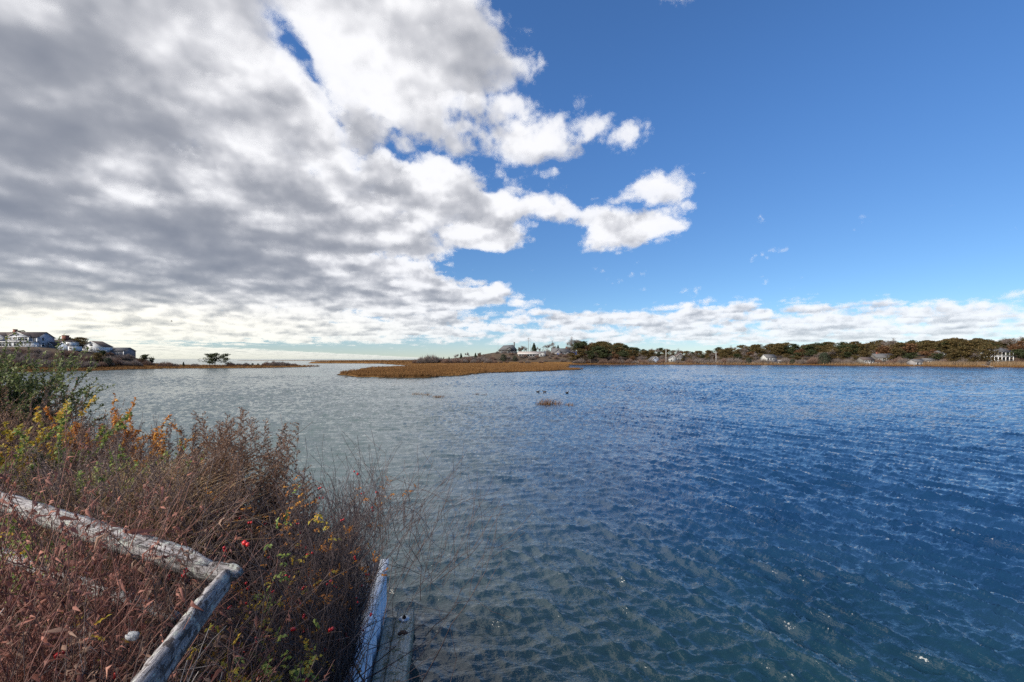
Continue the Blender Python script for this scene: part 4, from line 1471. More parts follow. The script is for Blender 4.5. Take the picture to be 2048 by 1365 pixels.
n = nt.noise(nt.vmath('MULTIPLY', tc, (4.0, 4.0, 1.0)), scale=2.5, detail=5)
sx, sy, sz = nt.sep(tc)
c = nt.ramp(n, [(0.3, (0.58, 0.63, 0.72)), (0.6, (0.76, 0.78, 0.82))])
stk = nt.noise(nt.vmath('MULTIPLY', tc, (9.0, 22.0, 1.5)), scale=1.0, detail=5, rough=0.65)
c = nt.mix(nt.smooth(stk, 0.56, 0.66, 0.0, 0.55), c, (0.30, 0.30, 0.27))
c = nt.mix(nt.smooth(sz + (n - 0.5) * 0.3, 0.10, 0.42, 0.55, 0.0), c, (0.30, 0.32, 0.26))
nt.put(b.inputs['Base Color'], c)
b.inputs['Roughness'].default_value = 0.35
mat_noise('cap_board', [(0.20, 0.165, 0.135), (0.30, 0.25, 0.205), (0.40, 0.34, 0.28)], 5, 6, 0.85, 0.4, 40, bdist=0.008)
mat_flat('galvanised', (0.46, 0.48, 0.50), 0.4, 0.5, 0.7, 0.2, 30)
mat_flat('rust', (0.055, 0.026, 0.014), 0.9)

U0, U1 = Vector((-1.62, 3.95, 0)), Vector((-2.20, 7.8, 0))       # top line of the wall
bd = (U1 - U0).normalized()
bl = (U1 - U0).length
bulk = empty('bulkhead', (U0.x, U0.y, 0.0), math.atan2(-bd.x, bd.y))
tag(bulk, 'white vinyl sheet bulkhead with tan cap boards at the edge of the bank', 'bulkhead')
# local frame: +y along the wall, +x towards the water
n = 0
y = 0.0
prof = [(0.0, 0.0), (0.05, 0.07), (0.05, 0.20), (0.0, 0.27), (0.0, 0.42)]
while y < bl - 0.05:
    L = min(0.42, bl - y)
    pts = [(px_, min(py_, L)) for px_, py_ in prof]
    mb = MB()
    k = len(pts)
    V = [(p, y + qy, z) for z in (-1.2, 1.0) for p, qy in pts] + [(p - 0.012, y + qy, z) for z in (-1.2, 1.0) for p, qy in pts]
    fs = []
    for i in range(k - 1):
        fs.append((i, i + 1, k + i + 1, k + i))
        fs.append((2 * k + i + 1, 2 * k + i, 3 * k + i, 3 * k + i + 1))
        fs.append((k + i, k + i + 1, 3 * k + i + 1, 3 * k + i))
    mb.poly(V, fs).build('vinyl_sheet', MATS['vinyl_white'], bulk)
    y += 0.42
MB().box(-0.05, 0.075, -0.1, bl + 0.06, 1.002, 1.045).poly([(0.06, -0.1, 0.93), (0.078, -0.1, 0.93), (0.078, bl + 0.06, 0.93), (0.06, bl + 0.06, 0.93), (0.06, -0.1, 1.0), (0.078, -0.1, 1.0), (0.078, bl + 0.06, 1.0), (0.06, bl + 0.06, 1.0)], [(0, 3, 2, 1), (4, 5, 6, 7), (0, 1, 5, 4), (1, 2, 6, 5), (2, 3, 7, 6), (3, 0, 4, 7)]).build('vinyl_cap', MATS['vinyl_white'], bulk)
y = -0.1
i = 0
while y < bl:
    L = min(1.22, bl + 0.05 - y)
    MB().box(-0.62 + 0.01 * (i % 2), -0.06, y, y + L - 0.012, 0.965, 1.03 + 0.004 * (i % 2)).build('cap_board', MATS['cap_board'], bulk)
    y += 1.22
    i += 1
wal = empty('waler', (0, 0, 0))
def beam(x0, x1, y0, y1, z0, z1, seed):
    rgb = np.random.default_rng(seed)
    ny = 26
    ring = [(x0 + 0.02, z0), (x1 - 0.02, z0), (x1, z0 + 0.02), (x1, z1 - 0.025), (x1 - 0.025, z1), (x0 + 0.025, z1), (x0, z1 - 0.025), (x0, z0 + 0.02)]
    k = len(ring)
    V, fs = [], []
    for j in range(ny):
        yy = y0 + (y1 - y0) * j / (ny - 1)
        for a, c_ in ring:
            V.append((a + rgb.normal(0, 0.004), yy, c_ + rgb.normal(0, 0.005)))
    for j in range(ny - 1):
        for i in range(k):
            fs.append((j * k + i, j * k + (i + 1) % k, (j + 1) * k + (i + 1) % k, (j + 1) * k + i))
    fs += [tuple(range(k)), tuple(range(ny * k - 1, ny * k - k - 1, -1))]
    return V, fs
bpy.data.objects.remove(wal)
for x0, x1, y1, z1, sd in ((0.09, 0.262, 3.40, 0.33, 1), (0.268, 0.54, 3.55, 0.385, 2)):
    V, fs = beam(x0, x1, -0.4, y1, 0.0, z1, sd)
    w_ = mobj('waler', V, fs, MATS['weathered_timber'], bulk)
    if sd == 2:
        MB().cyl((0.40, 3.22, 0.380), (0.40, 3.22, 0.402), 0.085, 0.078, 20).build('washer', MATS['galvanised'], w_)
        MB().cyl((0.40, 3.22, 0.402), (0.40, 3.22, 0.425), 0.034, 0.032, 6).cyl((0.40, 3.22, 0.425), (0.40, 3.22, 0.445), 0.018, n=8).build('bolt', MATS['rust'], w_)
        mb = MB()
        for kx, ky, r_ in ((0.41, 2.86, 0.055), (0.37, 2.83, 0.04), (0.45, 2.83, 0.04)):
            mb.cyl((kx, ky, 0.35), (kx, ky, 0.393 + r_ * 0.05), r_, r_ * 0.9, 9)
        mb.build('rotted_hole', MATS['rust'], w_)

# ------------------------------------------------------------------ split rail fence with wire mesh
m, nt, b, _ = mat_new('grey_cedar')
tc = nt.new('ShaderNodeTexCoord').outputs['Object']
gr = nt.noise(nt.vmath('MULTIPLY', tc, (3.0, 42.0, 42.0)), scale=1.0, detail=7, rough=0.75, dist=0.5)
sp = nt.noise(tc, scale=16.0, detail=5, rough=0.65)
c = nt.ramp(gr, [(0.38, (0.05, 0.044, 0.044)), (0.455, (0.19, 0.175, 0.175)), (0.53, (0.34, 0.32, 0.325)), (0.62, (0.48, 0.46, 0.465))])
c = nt.mix(nt.smooth(sp, 0.56, 0.62), c, (0.44, 0.46, 0.42))
c = nt.mix(nt.smooth(sp, 0.45, 0.40), c, (0.085, 0.072, 0.070))
nt.put(b.inputs['Base Color'], c)
b.inputs['Roughness'].default_value = 0.9
b.inputs['Specular IOR Level'].default_value = 0.15
set_bump(nt, b, gr * 0.7 + sp * 0.3, 1.0, 0.025)
mat_flat('wire', (0.045, 0.042, 0.042), 0.6, 0.4, 0.3)


def rail(a, c, r, seed, parent):
    """riven rail lying along local x from a to c"""
    rgr = np.random.default_rng(seed)
    a, c = Vector(a), Vector(c)
    L = (c - a).length
    k, ns = 11, 44
    base = 1 + 0.22 * rgr.normal(size=k)
    V, fs = [], []
    for j in range(ns):
        t = j / (ns - 1)
        taper = 0.55 + 0.45 * float(sstep(t, 0, 0.07)) * float(sstep(1 - t, 0, 0.07))
        sag = 0.018 * math.sin(t * math.pi * 1.3 + seed)
        for i in range(k):
            th = 2 * math.pi * i / k + 0.3 * t
            rr = r * taper * base[i] * (1 + 0.035 * rgr.normal())
            cs, sn = math.cos(th), math.sin(th)
            sq = 1.0 / max(abs(cs), abs(sn)) ** 0.7
            V.append((t * L, cs * rr * 0.80 * sq + sag, sn * rr * 0.98 * sq + sag * 0.6))
    for j in range(ns - 1):
        for i in range(k):
            fs.append((j * k + i, (j + 1) * k + i, (j + 1) * k + (i + 1) % k, j * k + (i + 1) % k))
    fs += [tuple(range(k)), tuple(range(ns * k - 1, ns * k - k - 1, -1))]
    o = mobj('rail', V, fs, MATS['grey_cedar'], parent)
    o.location = a
    o.rotation_euler = (c - a).to_track_quat('X', 'Z').to_euler()
    return o


def fpost(p, hgt, parent, seed):
    rgr = np.random.default_rng(seed)
    V, fs = [], []
    k = 8
    zs = [-0.3, 0.1, 0.4, 0.7, hgt - 0.05, hgt]
    for j, z in enumerate(zs):
        for i in range(k):
            th = 2 * math.pi * (i + 0.5) / k
            rr = 0.058 * (1 + 0.06 * rgr.normal()) * (0.8 if j == len(zs) - 1 else 1)
            V.append((math.cos(th) * rr, math.sin(th) * rr, z))
    for j in range(len(zs) - 1):
        for i in range(k):
            fs.append((j * k + i, j * k + (i + 1) % k, (j + 1) * k + (i + 1) % k, (j + 1) * k + i))
    fs.append(tuple(range((len(zs) - 1) * k, len(zs) * k)))
    o = mobj('post', V, fs, MATS['grey_cedar'], parent)
    o.location = p
    return o


ZR, ZL = CAM_Z - 1.22, CAM_Z - 1.62
PA = at(-90, 980, (1.22) * F / (980 - HOR))
PC = at(462, 1139, 1.22 * F / (1139 - HOR))
PB = at(225, 1440, 1.22 * F / (1440 - HOR))
fence = empty('rail_fence', (PC.x, PC.y, gz(PC.x, PC.y)))
tag(fence, 'weathered grey split rail fence with wire mesh among the shrubs', 'fence')
fo = fence.location
def rel(p, z):
    return (p[0] - fo.x, p[1] - fo.y, z - fo.z)
def lerp(p, q_, t):
    return (p[0] + (q_[0] - p[0]) * t, p[1] + (q_[1] - p[1]) * t)
rail(rel(lerp(PA, PC, -0.02), ZR), rel(lerp(PA, PC, 0.955), ZR - 0.01), 0.060, 1, fence)
rail(rel(lerp(PA, PC, 0.80), ZR - 0.06), rel(lerp(PA, PC, 1.02), ZR + 0.0), 0.048, 2, fence)
rail(rel(lerp(PA, PC, -0.02), ZL - 0.0), rel(lerp(PA, PC, 0.86), ZL - 0.03), 0.056, 3, fence)
rail(rel(lerp(PC, PB, 0.02), ZR - 0.02), rel(lerp(PC, PB, 1.05), ZR - 0.02), 0.055, 4, fence)
for p, sd in ((PC, 1), (lerp(PA, PC, -0.03), 2), (lerp(PC, PB, 1.1), 3)):
    z0 = gz(p[0], p[1])
    fpost((p[0] - fo.x, p[1] - fo.y, z0 - fo.z), (ZR - 0.75 if sd == 1 else ZR - 0.1) - z0, fence, sd)
paths = []
dA = Vector((PC.x - PA.x, PC.y - PA.y, 0))
LA_ = dA.length
off = Vector((dA.y, -dA.x, 0)).normalized() * 0.085
rgw = np.random.default_rng(9)
nv = int(LA_ / 0.075)
for i in range(nv + 1):
    p = PA + dA * (i / nv)
    wob = rgw.normal(0, 0.006, 4)
    paths.append((np.array([(p.x - fo.x + off.x + wob[j], p.y - fo.y + off.y, z - fo.z) for j, z in enumerate(np.linspace(2.30, ZR + 0.06, 4))]), np.full(4, 0.0014)))
for z in np.arange(2.35, ZR + 0.07, 0.075):
    P = [PA + dA * t for t in np.linspace(0, 1, 12)]
    paths.append((np.array([(p.x - fo.x + off.x, p.y - fo.y + off.y, z - fo.z + rgw.normal(0, 0.004)) for p in P]), np.full(12, 0.0014)))
V, q = tubes(paths, 3)
mobj('wire_mesh', V, q, MATS['wire'], fence)

# pale rounded stone in the litter
mb = bpy.data.meshes.new('stone')
import bmesh
bm = bmesh.new()
bmesh.ops.create_icosphere(bm, subdivisions=3, radius=1)
for v in bm.verts:
    d_ = mnoise.noise(v.co * 1.6) * 0.34 + mnoise.noise(v.co * 4) * 0.10
    v.co = Vector((v.co.x * 0.085, v.co.y * 0.065, v.co.z * 0.05)) * (1 + d_)
bm.to_mesh(mb)
bm.free()
mb.materials.append(mat_noise('stone_pale', [(0.22, 0.22, 0.21), (0.40, 0.41, 0.42), (0.52, 0.53, 0.54)], 40, 6, 0.8, 0.5, 90))
for p_ in mb.polygons:
    p_.use_smooth = True
st = at(266, 1268, 2.2)
so_ = link('stone', mb, None, (st.x, st.y, st.z - 0.012), (0.5, 0.25, 0.5), (0.34, 0.32, 0.34))
tag(so_, 'pale rounded stone perched among brown leaves beside the fence', 'stone')


# ------------------------------------------------------------------ near plants
mat_noise('twig_dark', [(0.068, 0.048, 0.044), (0.145, 0.105, 0.095), (0.221, 0.170, 0.162)], 14, 4, 0.85, spec=0.15)
mat_noise('twig_grey', [(0.187, 0.162, 0.153), (0.323, 0.289, 0.281), (0.476, 0.442, 0.425)], 14, 4, 0.85, spec=0.15)
mat_noise('twig_red', [(0.111, 0.058, 0.048), (0.204, 0.105, 0.085), (0.289, 0.162, 0.133)], 14, 4, 0.85, spec=0.15)
mat_noise('twig_rose', [(0.045, 0.033, 0.032), (0.098, 0.072, 0.070), (0.17, 0.135, 0.13)], 14, 4, 0.85, spec=0.15)
mat_leaf('hip_red', [(0.0, (0.253, 0.011, 0.016)), (0.6, (0.483, 0.018, 0.023)), (1.0, (0.598, 0.034, 0.025))], 0.28, 0.0, 0.2, 0.5)
mat_leaf('rose_yellow', [(0.0, (0.125, 0.150, 0.025)), (0.35, (0.300, 0.263, 0.037)), (0.65, (0.525, 0.338, 0.037)), (1.0, (0.600, 0.225, 0.044))], 0.55, 0.4, 0.45, patch=4.0)
mat_leaf('leaf_green', [(0.0, (0.063, 0.105, 0.028)), (0.45, (0.154, 0.224, 0.049)), (0.8, (0.322, 0.350, 0.077)), (1.0, (0.532, 0.448, 0.084))], 0.5, 0.4, 0.35, patch=3.0)
mat_leaf('leaf_orange', [(0.0, (0.200, 0.075, 0.022)), (0.4, (0.425, 0.150, 0.027)), (0.75, (0.575, 0.275, 0.037)), (1.0, (0.500, 0.350, 0.050))], 0.55, 0.4, 0.4, patch=3.0)
mat_leaf('leaf_russet', [(0.0, (0.096, 0.038, 0.032)), (0.45, (0.232, 0.096, 0.074)), (0.85, (0.384, 0.168, 0.125)), (1.0, (0.544, 0.304, 0.224))], 0.65, 0.25, 0.3, patch=2.5)
mat_leaf('leaf_tan', [(0.0, (0.10, 0.060, 0.044)), (0.5, (0.22, 0.13, 0.095)), (1.0, (0.36, 0.25, 0.19))], 0.7, 0.25, 0.3, patch=2.0)
mat_leaf('leaf_brown', [(0.0, (0.096, 0.058, 0.035)), (0.5, (0.208, 0.112, 0.064)), (1.0, (0.352, 0.200, 0.112))], 0.7, 0.25, 0.3, patch=2.0)
mat_leaf('plume', [(0.0, (0.104, 0.061, 0.042)), (0.5, (0.216, 0.122, 0.077)), (1.0, (0.368, 0.232, 0.152))], 0.8, 0.3, 0.3, patch=2.0)
mat_leaf('plume_dark', [(0.0, (0.080, 0.058, 0.051)), (0.5, (0.160, 0.112, 0.096)), (1.0, (0.272, 0.200, 0.168))], 0.8, 0.3, 0.3, patch=2.0)
mat_leaf('straw', [(0.0, (0.188, 0.119, 0.062)), (0.5, (0.375, 0.250, 0.144)), (1.0, (0.550, 0.413, 0.263))], 0.7, 0.3, 0.25, patch=2.0)
mat_leaf('holly', [(0.0, (0.065, 0.090, 0.030)), (0.5, (0.135, 0.175, 0.055)), (0.82, (0.22, 0.24, 0.08)), (1.0, (0.30, 0.15, 0.07))], 0.5, 0.35, 0.25, 0.3, patch=2.0)


def leaf5(C, D, N, ln, wd, curl, rg):
    """folded leaf: midrib with two halves, tip bent; 4 triangles each"""
    n = len(C)
    D = D / (np.linalg.norm(D, axis=1, keepdims=True) + 1e-9)
    N = N - D * (N * D).sum(1, keepdims=True)
    N /= np.linalg.norm(N, axis=1, keepdims=True) + 1e-9
    S = np.cross(D, N)
    ln = np.broadcast_to(ln, (n,))[:, None] * rg.uniform(0.65, 1.25, (n, 1))
    wd = np.broadcast_to(wd, (n,))[:, None] * rg.uniform(0.7, 1.2, (n, 1))
    cu = rg.normal(curl, abs(curl) * 0.5 + 0.05, (n, 1))
    mid = C + D * ln * 0.5 + N * ln * 0.06
    tip = C + D * ln * (1 - 0.25 * np.abs(cu)) - N * ln * cu
    l = C + D * ln * 0.42 + S * wd * 0.5 + N * wd * 0.22 - N * ln * cu * 0.2
    r = C + D * ln * 0.42 - S * wd * 0.5 + N * wd * 0.22 - N * ln * cu * 0.2
    V = np.stack([C, mid, tip, l, r], 1).reshape(-1, 3)
    b = (np.arange(n) * 5)[:, None]
    f = np.concatenate([b + np.array([0, 1, 3]), b + np.array([1, 2, 3]), b + np.array([0, 4, 1]), b + np.array([1, 4, 2])])
    return V, f


def along(paths, n, rg, rmax=1e9, tmin=0.0):
    """n random points with directions on the thinner paths"""
    sel = [p for p in paths if p[1][0] <= rmax]
    K = rg.integers(0, len(sel), n)
    t = rg.uniform(tmin, 1, n)
    C = np.empty((n, 3))
    D = np.empty((n, 3))
    for i in range(n):
        P = sel[K[i]][0]
        j = t[i] * (len(P) - 1)
        a = min(int(j), len(P) - 2)
        C[i] = P[a] + (P[a + 1] - P[a]) * (j - a)
        D[i] = P[a + 1] - P[a]
    D /= np.linalg.norm(D, axis=1, keepdims=True) + 1e-9
    return C, D


def root_at(name, label, cat, x, y, group=None):
    o = empty(name, (x, y, gz(x, y) - 0.02))
    return tag(o, label, cat, group)


def part_tubes(name, paths, mat, root, sides=3):
    V, q = tubes([(p, np.maximum(r, 0.0019)) for p, r in paths], sides)
    return mobj(name, V, q, MATS[mat], root, False, 'stuff')


ICO = None


def blobs(C, r, rg):
    """small eight-sided fruits"""
    global ICO
    if ICO is None:
        bm = bmesh.new()
        bmesh.ops.create_icosphere(bm, subdivisions=1, radius=1)
        ICO = (np.array([v.co[:] for v in bm.verts]), np.array([[v.index for v in f.verts] for f in bm.faces]))
        bm.free()
    n = len(C)
    s = r * rg.uniform(0.75, 1.2, n)
    V = C[:, None, :] + ICO[0][None] * s[:, None, None] * np.array([1, 1, 1.08])
    f = ICO[1][None] + (np.arange(n) * len(ICO[0]))[:, None, None]
    return V.reshape(-1, 3), f.reshape(-1, 3)


def rose(label, x, y, seed, canes=46, L=0.55, lean=(0.75, 0.1), hips=40, leaves=120, mat='rose_yellow', depth=3, rad=0.0075, spread=0.45, group='wild roses on the bank', upb=0.06):
    """wild rose: arching canes, fine dark twigs, red hips at the tips, a few turned leaves"""
    rg = np.random.default_rng(seed)
    o = root_at('wild_rose', label, 'rose bush', x, y, group)
    out = []
    for i in range(canes):
        d = np.array([rg.normal(lean[0], spread), rg.normal(lean[1], spread), rg.uniform(0.55, 1.3)])
        d /= np.linalg.norm(d)
        p = np.array([rg.normal(0, 0.16), rg.normal(0, 0.16), -0.02])
        grow(rg, p, d, (1.62 if hips else 1.28) * L * rg.uniform(0.7, 1.3), rad * rg.uniform(0.6, 1.2), depth, out, (2, 3), 0.42, 0.74, upb, 0.46)
    bx, by, bz = o.location
    def clear(p):
        q_ = p[0].max(0)
        xw, yw, zw = q_[0] + bx, p[0][-1][1] + by, p[0][-1][2] + bz
        return not (xw > -0.92 - 0.13 * yw and zw < 3.62 - 0.16 * yw - 0.25 * max(0.0, xw + 1.0)) or rg.random() < 0.06
    out = [p for p in out if clear(p)]
    part_tubes('canes', [p for p in out if p[1][0] > rad * 0.5], 'twig_rose', o, 5)
    part_tubes('twigs', [p for p in out if p[1][0] <= rad * 0.5], 'twig_rose', o, 3)
    fine = [p for p in out if p[1][0] < rad * 0.30]
    if hips:
        ends = np.array([p[0][-1] for p in fine])
        near_ = ends[:, 0] + bx < -1.22
        ends = ends[near_] if near_.sum() > 8 else ends
        K = rg.integers(0, len(ends), max(1, hips // 2))
        C = np.concatenate([ends[K], ends[K] + rg.normal(0, 0.018, (len(K), 3))])
        V, f = blobs(C, 0.0135, rg)
        mobj('hips', V, f, MATS['hip_red'], o, True, 'stuff')
    if leaves:
        # compound leaves: a short stalk with paired leaflets
        inner = [p for p in fine if p[0][-1][0] + bx < -1.12]
        fine = inner if len(inner) > 20 else fine
        pick = [fine[i] for i in rg.choice(len(fine), max(6, min(len(fine), leaves // 5)), replace=False)]
        C, D = along(pick, leaves, rg)
        A = unit_rand(rg, leaves) * 0.9 + np.array([0.2, -0.3, 0.45])
        A /= np.linalg.norm(A, axis=1, keepdims=True)
        parts = []
        for k, side in ((0.3, 1), (0.3, -1), (0.62, 1), (0.62, -1), (1.0, 0)):
            S = np.cross(A, np.array([0, 0, 1.0]))
            dirs = A * (0.6 if side else 1) + S * side * 0.9
            parts.append(leaf5(C + A * 0.065 * k, dirs, np.tile([0, -0.35, 1.0], (leaves, 1)) + rg.normal(0, 0.35, (leaves, 3)), 0.034, 0.019, 0.25, rg))
        V, f = cat_meshes(parts)
        mobj('leaves', V, f, MATS[mat], o, True, 'stuff')
    return o


def plume_plant(label, x, y, seed, stems=8, H=1.5, lean=(0.0, 0.0), mat='plume', group='dried plumes on the bank', base=0.22, side=30):
    """dead goldenrod-like stalks: feathery one-sided plumes of curved sprays"""
    rg = np.random.default_rng(seed)
    o = root_at('dried_plume_plant', label, 'dried plant', x, y, group)
    st, sprays, tufts = [], [], []
    for i in range(stems):
        h = 1.33 * H * rg.uniform(0.65, 1.08)
        p0 = np.array([rg.normal(0, base), rg.normal(0, base), 0])
        ld = np.array([rg.normal(lean[0], 0.13), rg.normal(lean[1], 0.10)])
        t = np.linspace(0, 1, 6)
        P = np.stack([p0[0] + ld[0] * h * t ** 1.6, p0[1] + ld[1] * h * t ** 1.6, h * t], 1)
        st.append((P, np.linspace(0.0048, 0.0014, 6)))
        a0 = rg.uniform(0, 2 * np.pi)
        for k in range(side):
            u = 0.40 + 0.60 * (k + rg.uniform(0, 1)) / side
            c = np.array([np.interp(u, t, P[:, j]) for j in range(3)])
            a = a0 + rg.normal(0, 1.3)
            Ls = h * (0.19 * (1 - u) ** 0.7 + 0.025) * rg.uniform(0.7, 1.2)
            e = np.array([math.cos(a), math.sin(a), 0.0])
            Q = np.stack([c, c + e * Ls * 0.45 + [0, 0, Ls * 0.62], c + e * Ls * 0.95 + [0, 0, Ls * 0.72]], 0)
            sprays.append((Q, np.array([0.0013, 0.001, 0.0006])))
            m_ = max(4, int(Ls / 0.011))
            s = np.linspace(0.12, 1, m_)
            for w in s:
                q_ = Q[0] * (1 - w) ** 2 + 2 * Q[1] * w * (1 - w) + Q[2] * w * w
                tufts.append(q_)
        top = P[-1]
    part_tubes('stems', st, 'twig_dark', o, 4)
    part_tubes('sprays', sprays, 'twig_dark', o, 3)
    C = np.array(tufts)
    n = len(C)
    C = np.repeat(C, 2, 0) + rg.normal(0, 0.004, (2 * n, 3))
    D = unit_rand(rg, 2 * n) * 0.8 + np.array([0, 0, 0.7])
    V, f = leaf5(C, D, unit_rand(rg, 2 * n), 0.023, 0.0125, 0.2, rg)
    mobj('seed_heads', V, f, MATS[mat], o, True, 'stuff')
    return o


GROWK = 1.45


def leafy(name, label, cat, x, y, seed, stems=26, L=0.5, leaves=700, ln=0.045, wd=0.016, curl=0.5, mat='leaf_russet', twig='twig_red', lean=(0.15, 0.0), droop=0.6, depth=2, group=None, spread=0.4, base=0.22, rad=0.006, upb=0.08, tmin=0.0, clump=1.0, vary=0.0):
    rg = np.random.default_rng(seed)
    o = root_at(name, label, cat, x, y, group)
    out = []
    for i in range(stems):
        d = np.array([rg.normal(lean[0], spread), rg.normal(lean[1], spread), rg.uniform(0.7, 1.4)])
        d /= np.linalg.norm(d)
        p = np.array([rg.normal(0, base), rg.normal(0, base), -0.02])
        grow(rg, p, d, GROWK * L * rg.uniform(0.7, 1.25), rad * rg.uniform(0.6, 1.2), depth, out, (2, 3), 0.22, 0.68, upb, 0.36)
    part_tubes('stems', out, twig, o, 3)
    thin = [p for p in out if p[1][0] <= rad * 0.75]
    thin = [thin[i] for i in rg.choice(len(thin), max(8, int(len(thin) * clump)), replace=False)]
    C, D = along(thin, leaves, rg, 1e9, tmin)
    A = D * 0.5 + unit_rand(rg, leaves) * 0.8 + np.array([0, 0, -droop])
    N = unit_rand(rg, leaves) * 0.6 + np.array([0, -0.3, 0.8])
    sz = np.exp(rg.normal(0, vary, leaves)) if vary else 1.0
    V, f = leaf5(C, A, N, ln * sz, wd * sz, curl, rg)
    mobj('leaves', V, f, MATS[mat], o, True, 'stuff')
    return o


def grass_clump(label, x, y, seed, n=220, H=0.8, lean=(0.14, -0.05), mat='straw', group='straw grass clumps on the bank', base=0.25, w=0.006):
    """arching dead grass blades, three segments each"""
    rg = np.random.default_rng(seed)
    o = root_at('grass_clump', label, 'grass', x, y, group)
    h = 1.3 * H * rg.uniform(0.55, 1.15, n)
    b = np.stack([rg.normal(0, base, n), rg.normal(0, base, n), np.zeros(n)], 1)
    ld = np.stack([rg.normal(lean[0], 0.35, n), rg.normal(lean[1], 0.3, n), np.zeros(n)], 1)
    a = rg.uniform(0, np.pi, n)
    W = np.stack([np.cos(a), np.sin(a), np.zeros(n)], 1) * w
    rows = []
    for t, k in ((0, 1.0), (0.4, 0.95), (0.75, 0.7), (1.0, 0.12)):
        c = b + ld * (h * t ** 1.9)[:, None] + np.array([0, 0, 1.0]) * (h * (t - 0.28 * t ** 2.6))[:, None]
        rows += [c - W * k, c + W * k]
    V = np.stack(rows, 1).reshape(-1, 3)
    i0 = (np.arange(n) * 8)[:, None]
    f = np.concatenate([i0 + np.array([2 * r, 2 * r + 1, 2 * r + 3, 2 * r + 2]) for r in range(3)])
    mobj('blades', V, f, MATS[mat], o, True, 'stuff')
    hs = rg.integers(0, n, max(3, n // 14))
    C = np.repeat(V.reshape(n, 8, 3)[hs, 6], 9, 0) + rg.normal(0, 0.016, (len(hs) * 9, 3))
    V2, f2 = leaf5(C, ld[hs].repeat(9, 0) + rg.normal(0, 0.4, (len(C), 3)), unit_rand(rg, len(C)), 0.026, 0.006, 0.2, rg)
    mobj('seed_heads', V2, f2, MATS['plume'], o, None, 'stuff')
    return o


def PX(px, Y):
    return (xat(px, Y), Y)


# --- evergreen at the left edge
for i, (px, Y, s, lab) in enumerate(((-46, 8.9, 91, 'glossy green holly-like evergreen overhanging the water beside the brown bush'), (-34, 9.3, 92, 'smaller glossy evergreen whose sprays reach out over the water'))):
    leafy('evergreen_shrub', lab, 'evergreen shrub', *PX(px, Y), s, stems=76 if i == 0 else 56, L=0.72 if i == 0 else 0.50, leaves=38000 if i == 0 else 26000, ln=0.064, wd=0.036, curl=0.15, mat='holly', twig='twig_dark', lean=(0.12, 0.0), droop=-0.25, depth=3, spread=0.42, base=0.3, rad=0.02, upb=0.10, group='evergreens at the water')
# --- dense brown bushes below it
for i, (px, Y, L, lab) in enumerate(((34, 8.6, 0.50, 'dense fine leaved brown bush under the evergreen'), (84, 8.5, 0.50, 'rounded russet brown bush next to the dark upright plume'), (-20, 7.6, 0.44, 'brown bush behind the yellow leaves and the fence rail'), (118, 8.2, 0.42, 'low brown bush between the russet bush and orange leaves'))):
    leafy('brown_shrub', lab, 'shrub', *PX(px, Y), 101 + i, stems=34, L=L, leaves=9500, ln=0.038, wd=0.015, curl=0.3, mat='leaf_brown', twig='twig_dark', droop=0.1, depth=3, spread=0.42, base=0.3, rad=0.010, group='brown bushes on the bank')
# --- feathery dried plumes
PL = [(150, 8.4, 1.42, 'dark upright plume standing apart against the water', 4, 'plume_dark'), (178, 8.0, 1.0, 'short dark plume right of the tall dark plume', 4, 'plume_dark'),
      (318, 6.9, 1.02, 'slim dark plume above the straw grass', 4, 'plume_dark'), (350, 6.6, 0.92, 'thin dry stalks right of the slim dark plume', 5, 'plume_dark'), (405, 6.5, 0.95, 'thin dry stalks left of the tall brown plumes', 5, 'plume'),
      (455, 6.0, 1.22, 'broad brown plume plant at the left of the tall plumes', 14, 'plume'), (492, 5.6, 1.28, 'tall brown plume plant with drooping feathery tips', 16, 'plume'), (530, 5.9, 1.52, 'tallest brown plume plant on the bank', 16, 'plume'),
      (565, 5.6, 1.42, 'brown plume plant with straight dark stems right of the tallest', 14, 'plume'), (608, 5.4, 1.16, 'shorter brown plume plant behind the bare rose twigs', 12, 'plume'), (470, 5.1, 1.02, 'brown plume plant just beyond the rail corner', 16, 'plume'),
      (520, 4.9, 1.05, 'low dense brown plumes behind the red hips', 16, 'plume'), (420, 5.4, 0.95, 'low brown plumes behind the fence rail end', 9, 'plume'), (375, 5.6, 0.75, 'small brown plumes among straw grass', 8, 'plume_dark')]
for i, (px, Y, hh, lab, ns, mt) in enumerate(PL):
    plume_plant(lab, *PX(px, Y), 201 + i, ns, hh, (-0.05 if i < 6 else -0.02, 0.0), mt)
# --- yellow, orange and green leaved shrubs
LV = [('yellow_leaf_shrub', 'golden orange leaved shrub against the grey water', 205, 7.4, 'leaf_orange', 0.46, 3200, 0.055, 0.032), ('yellow_leaf_shrub', 'yellow orange leaved shrub at the right of the golden one', 262, 7.3, 'leaf_orange', 0.44, 2200, 0.054, 0.031),
      ('yellow_leaf_shrub', 'bright yellow leaved shrub above the left end of the rail', 20, 6.0, 'rose_yellow', 0.50, 3600, 0.054, 0.032), ('green_leaf_shrub', 'yellow green shrub behind the fence rail next to the bright yellow leaves', 68, 5.7, 'leaf_green', 0.50, 3400, 0.052, 0.031),
      ('green_leaf_shrub', 'low green leaves between the fence rail and straw grass', 165, 5.0, 'leaf_green', 0.34, 1300, 0.048, 0.028), ('green_leaf_shrub', 'green shrub under the left end of the top rail', 30, 3.5, 'leaf_green', 0.26, 1000, 0.045, 0.025),
      ('yellow_leaf_shrub', 'orange leaved sprig in the straw grass', 320, 6.4, 'leaf_orange', 0.34, 700, 0.048, 0.028), ('green_leaf_shrub', 'olive green sprig right of the straw grass', 345, 5.9, 'leaf_green', 0.34, 700, 0.048, 0.028)]
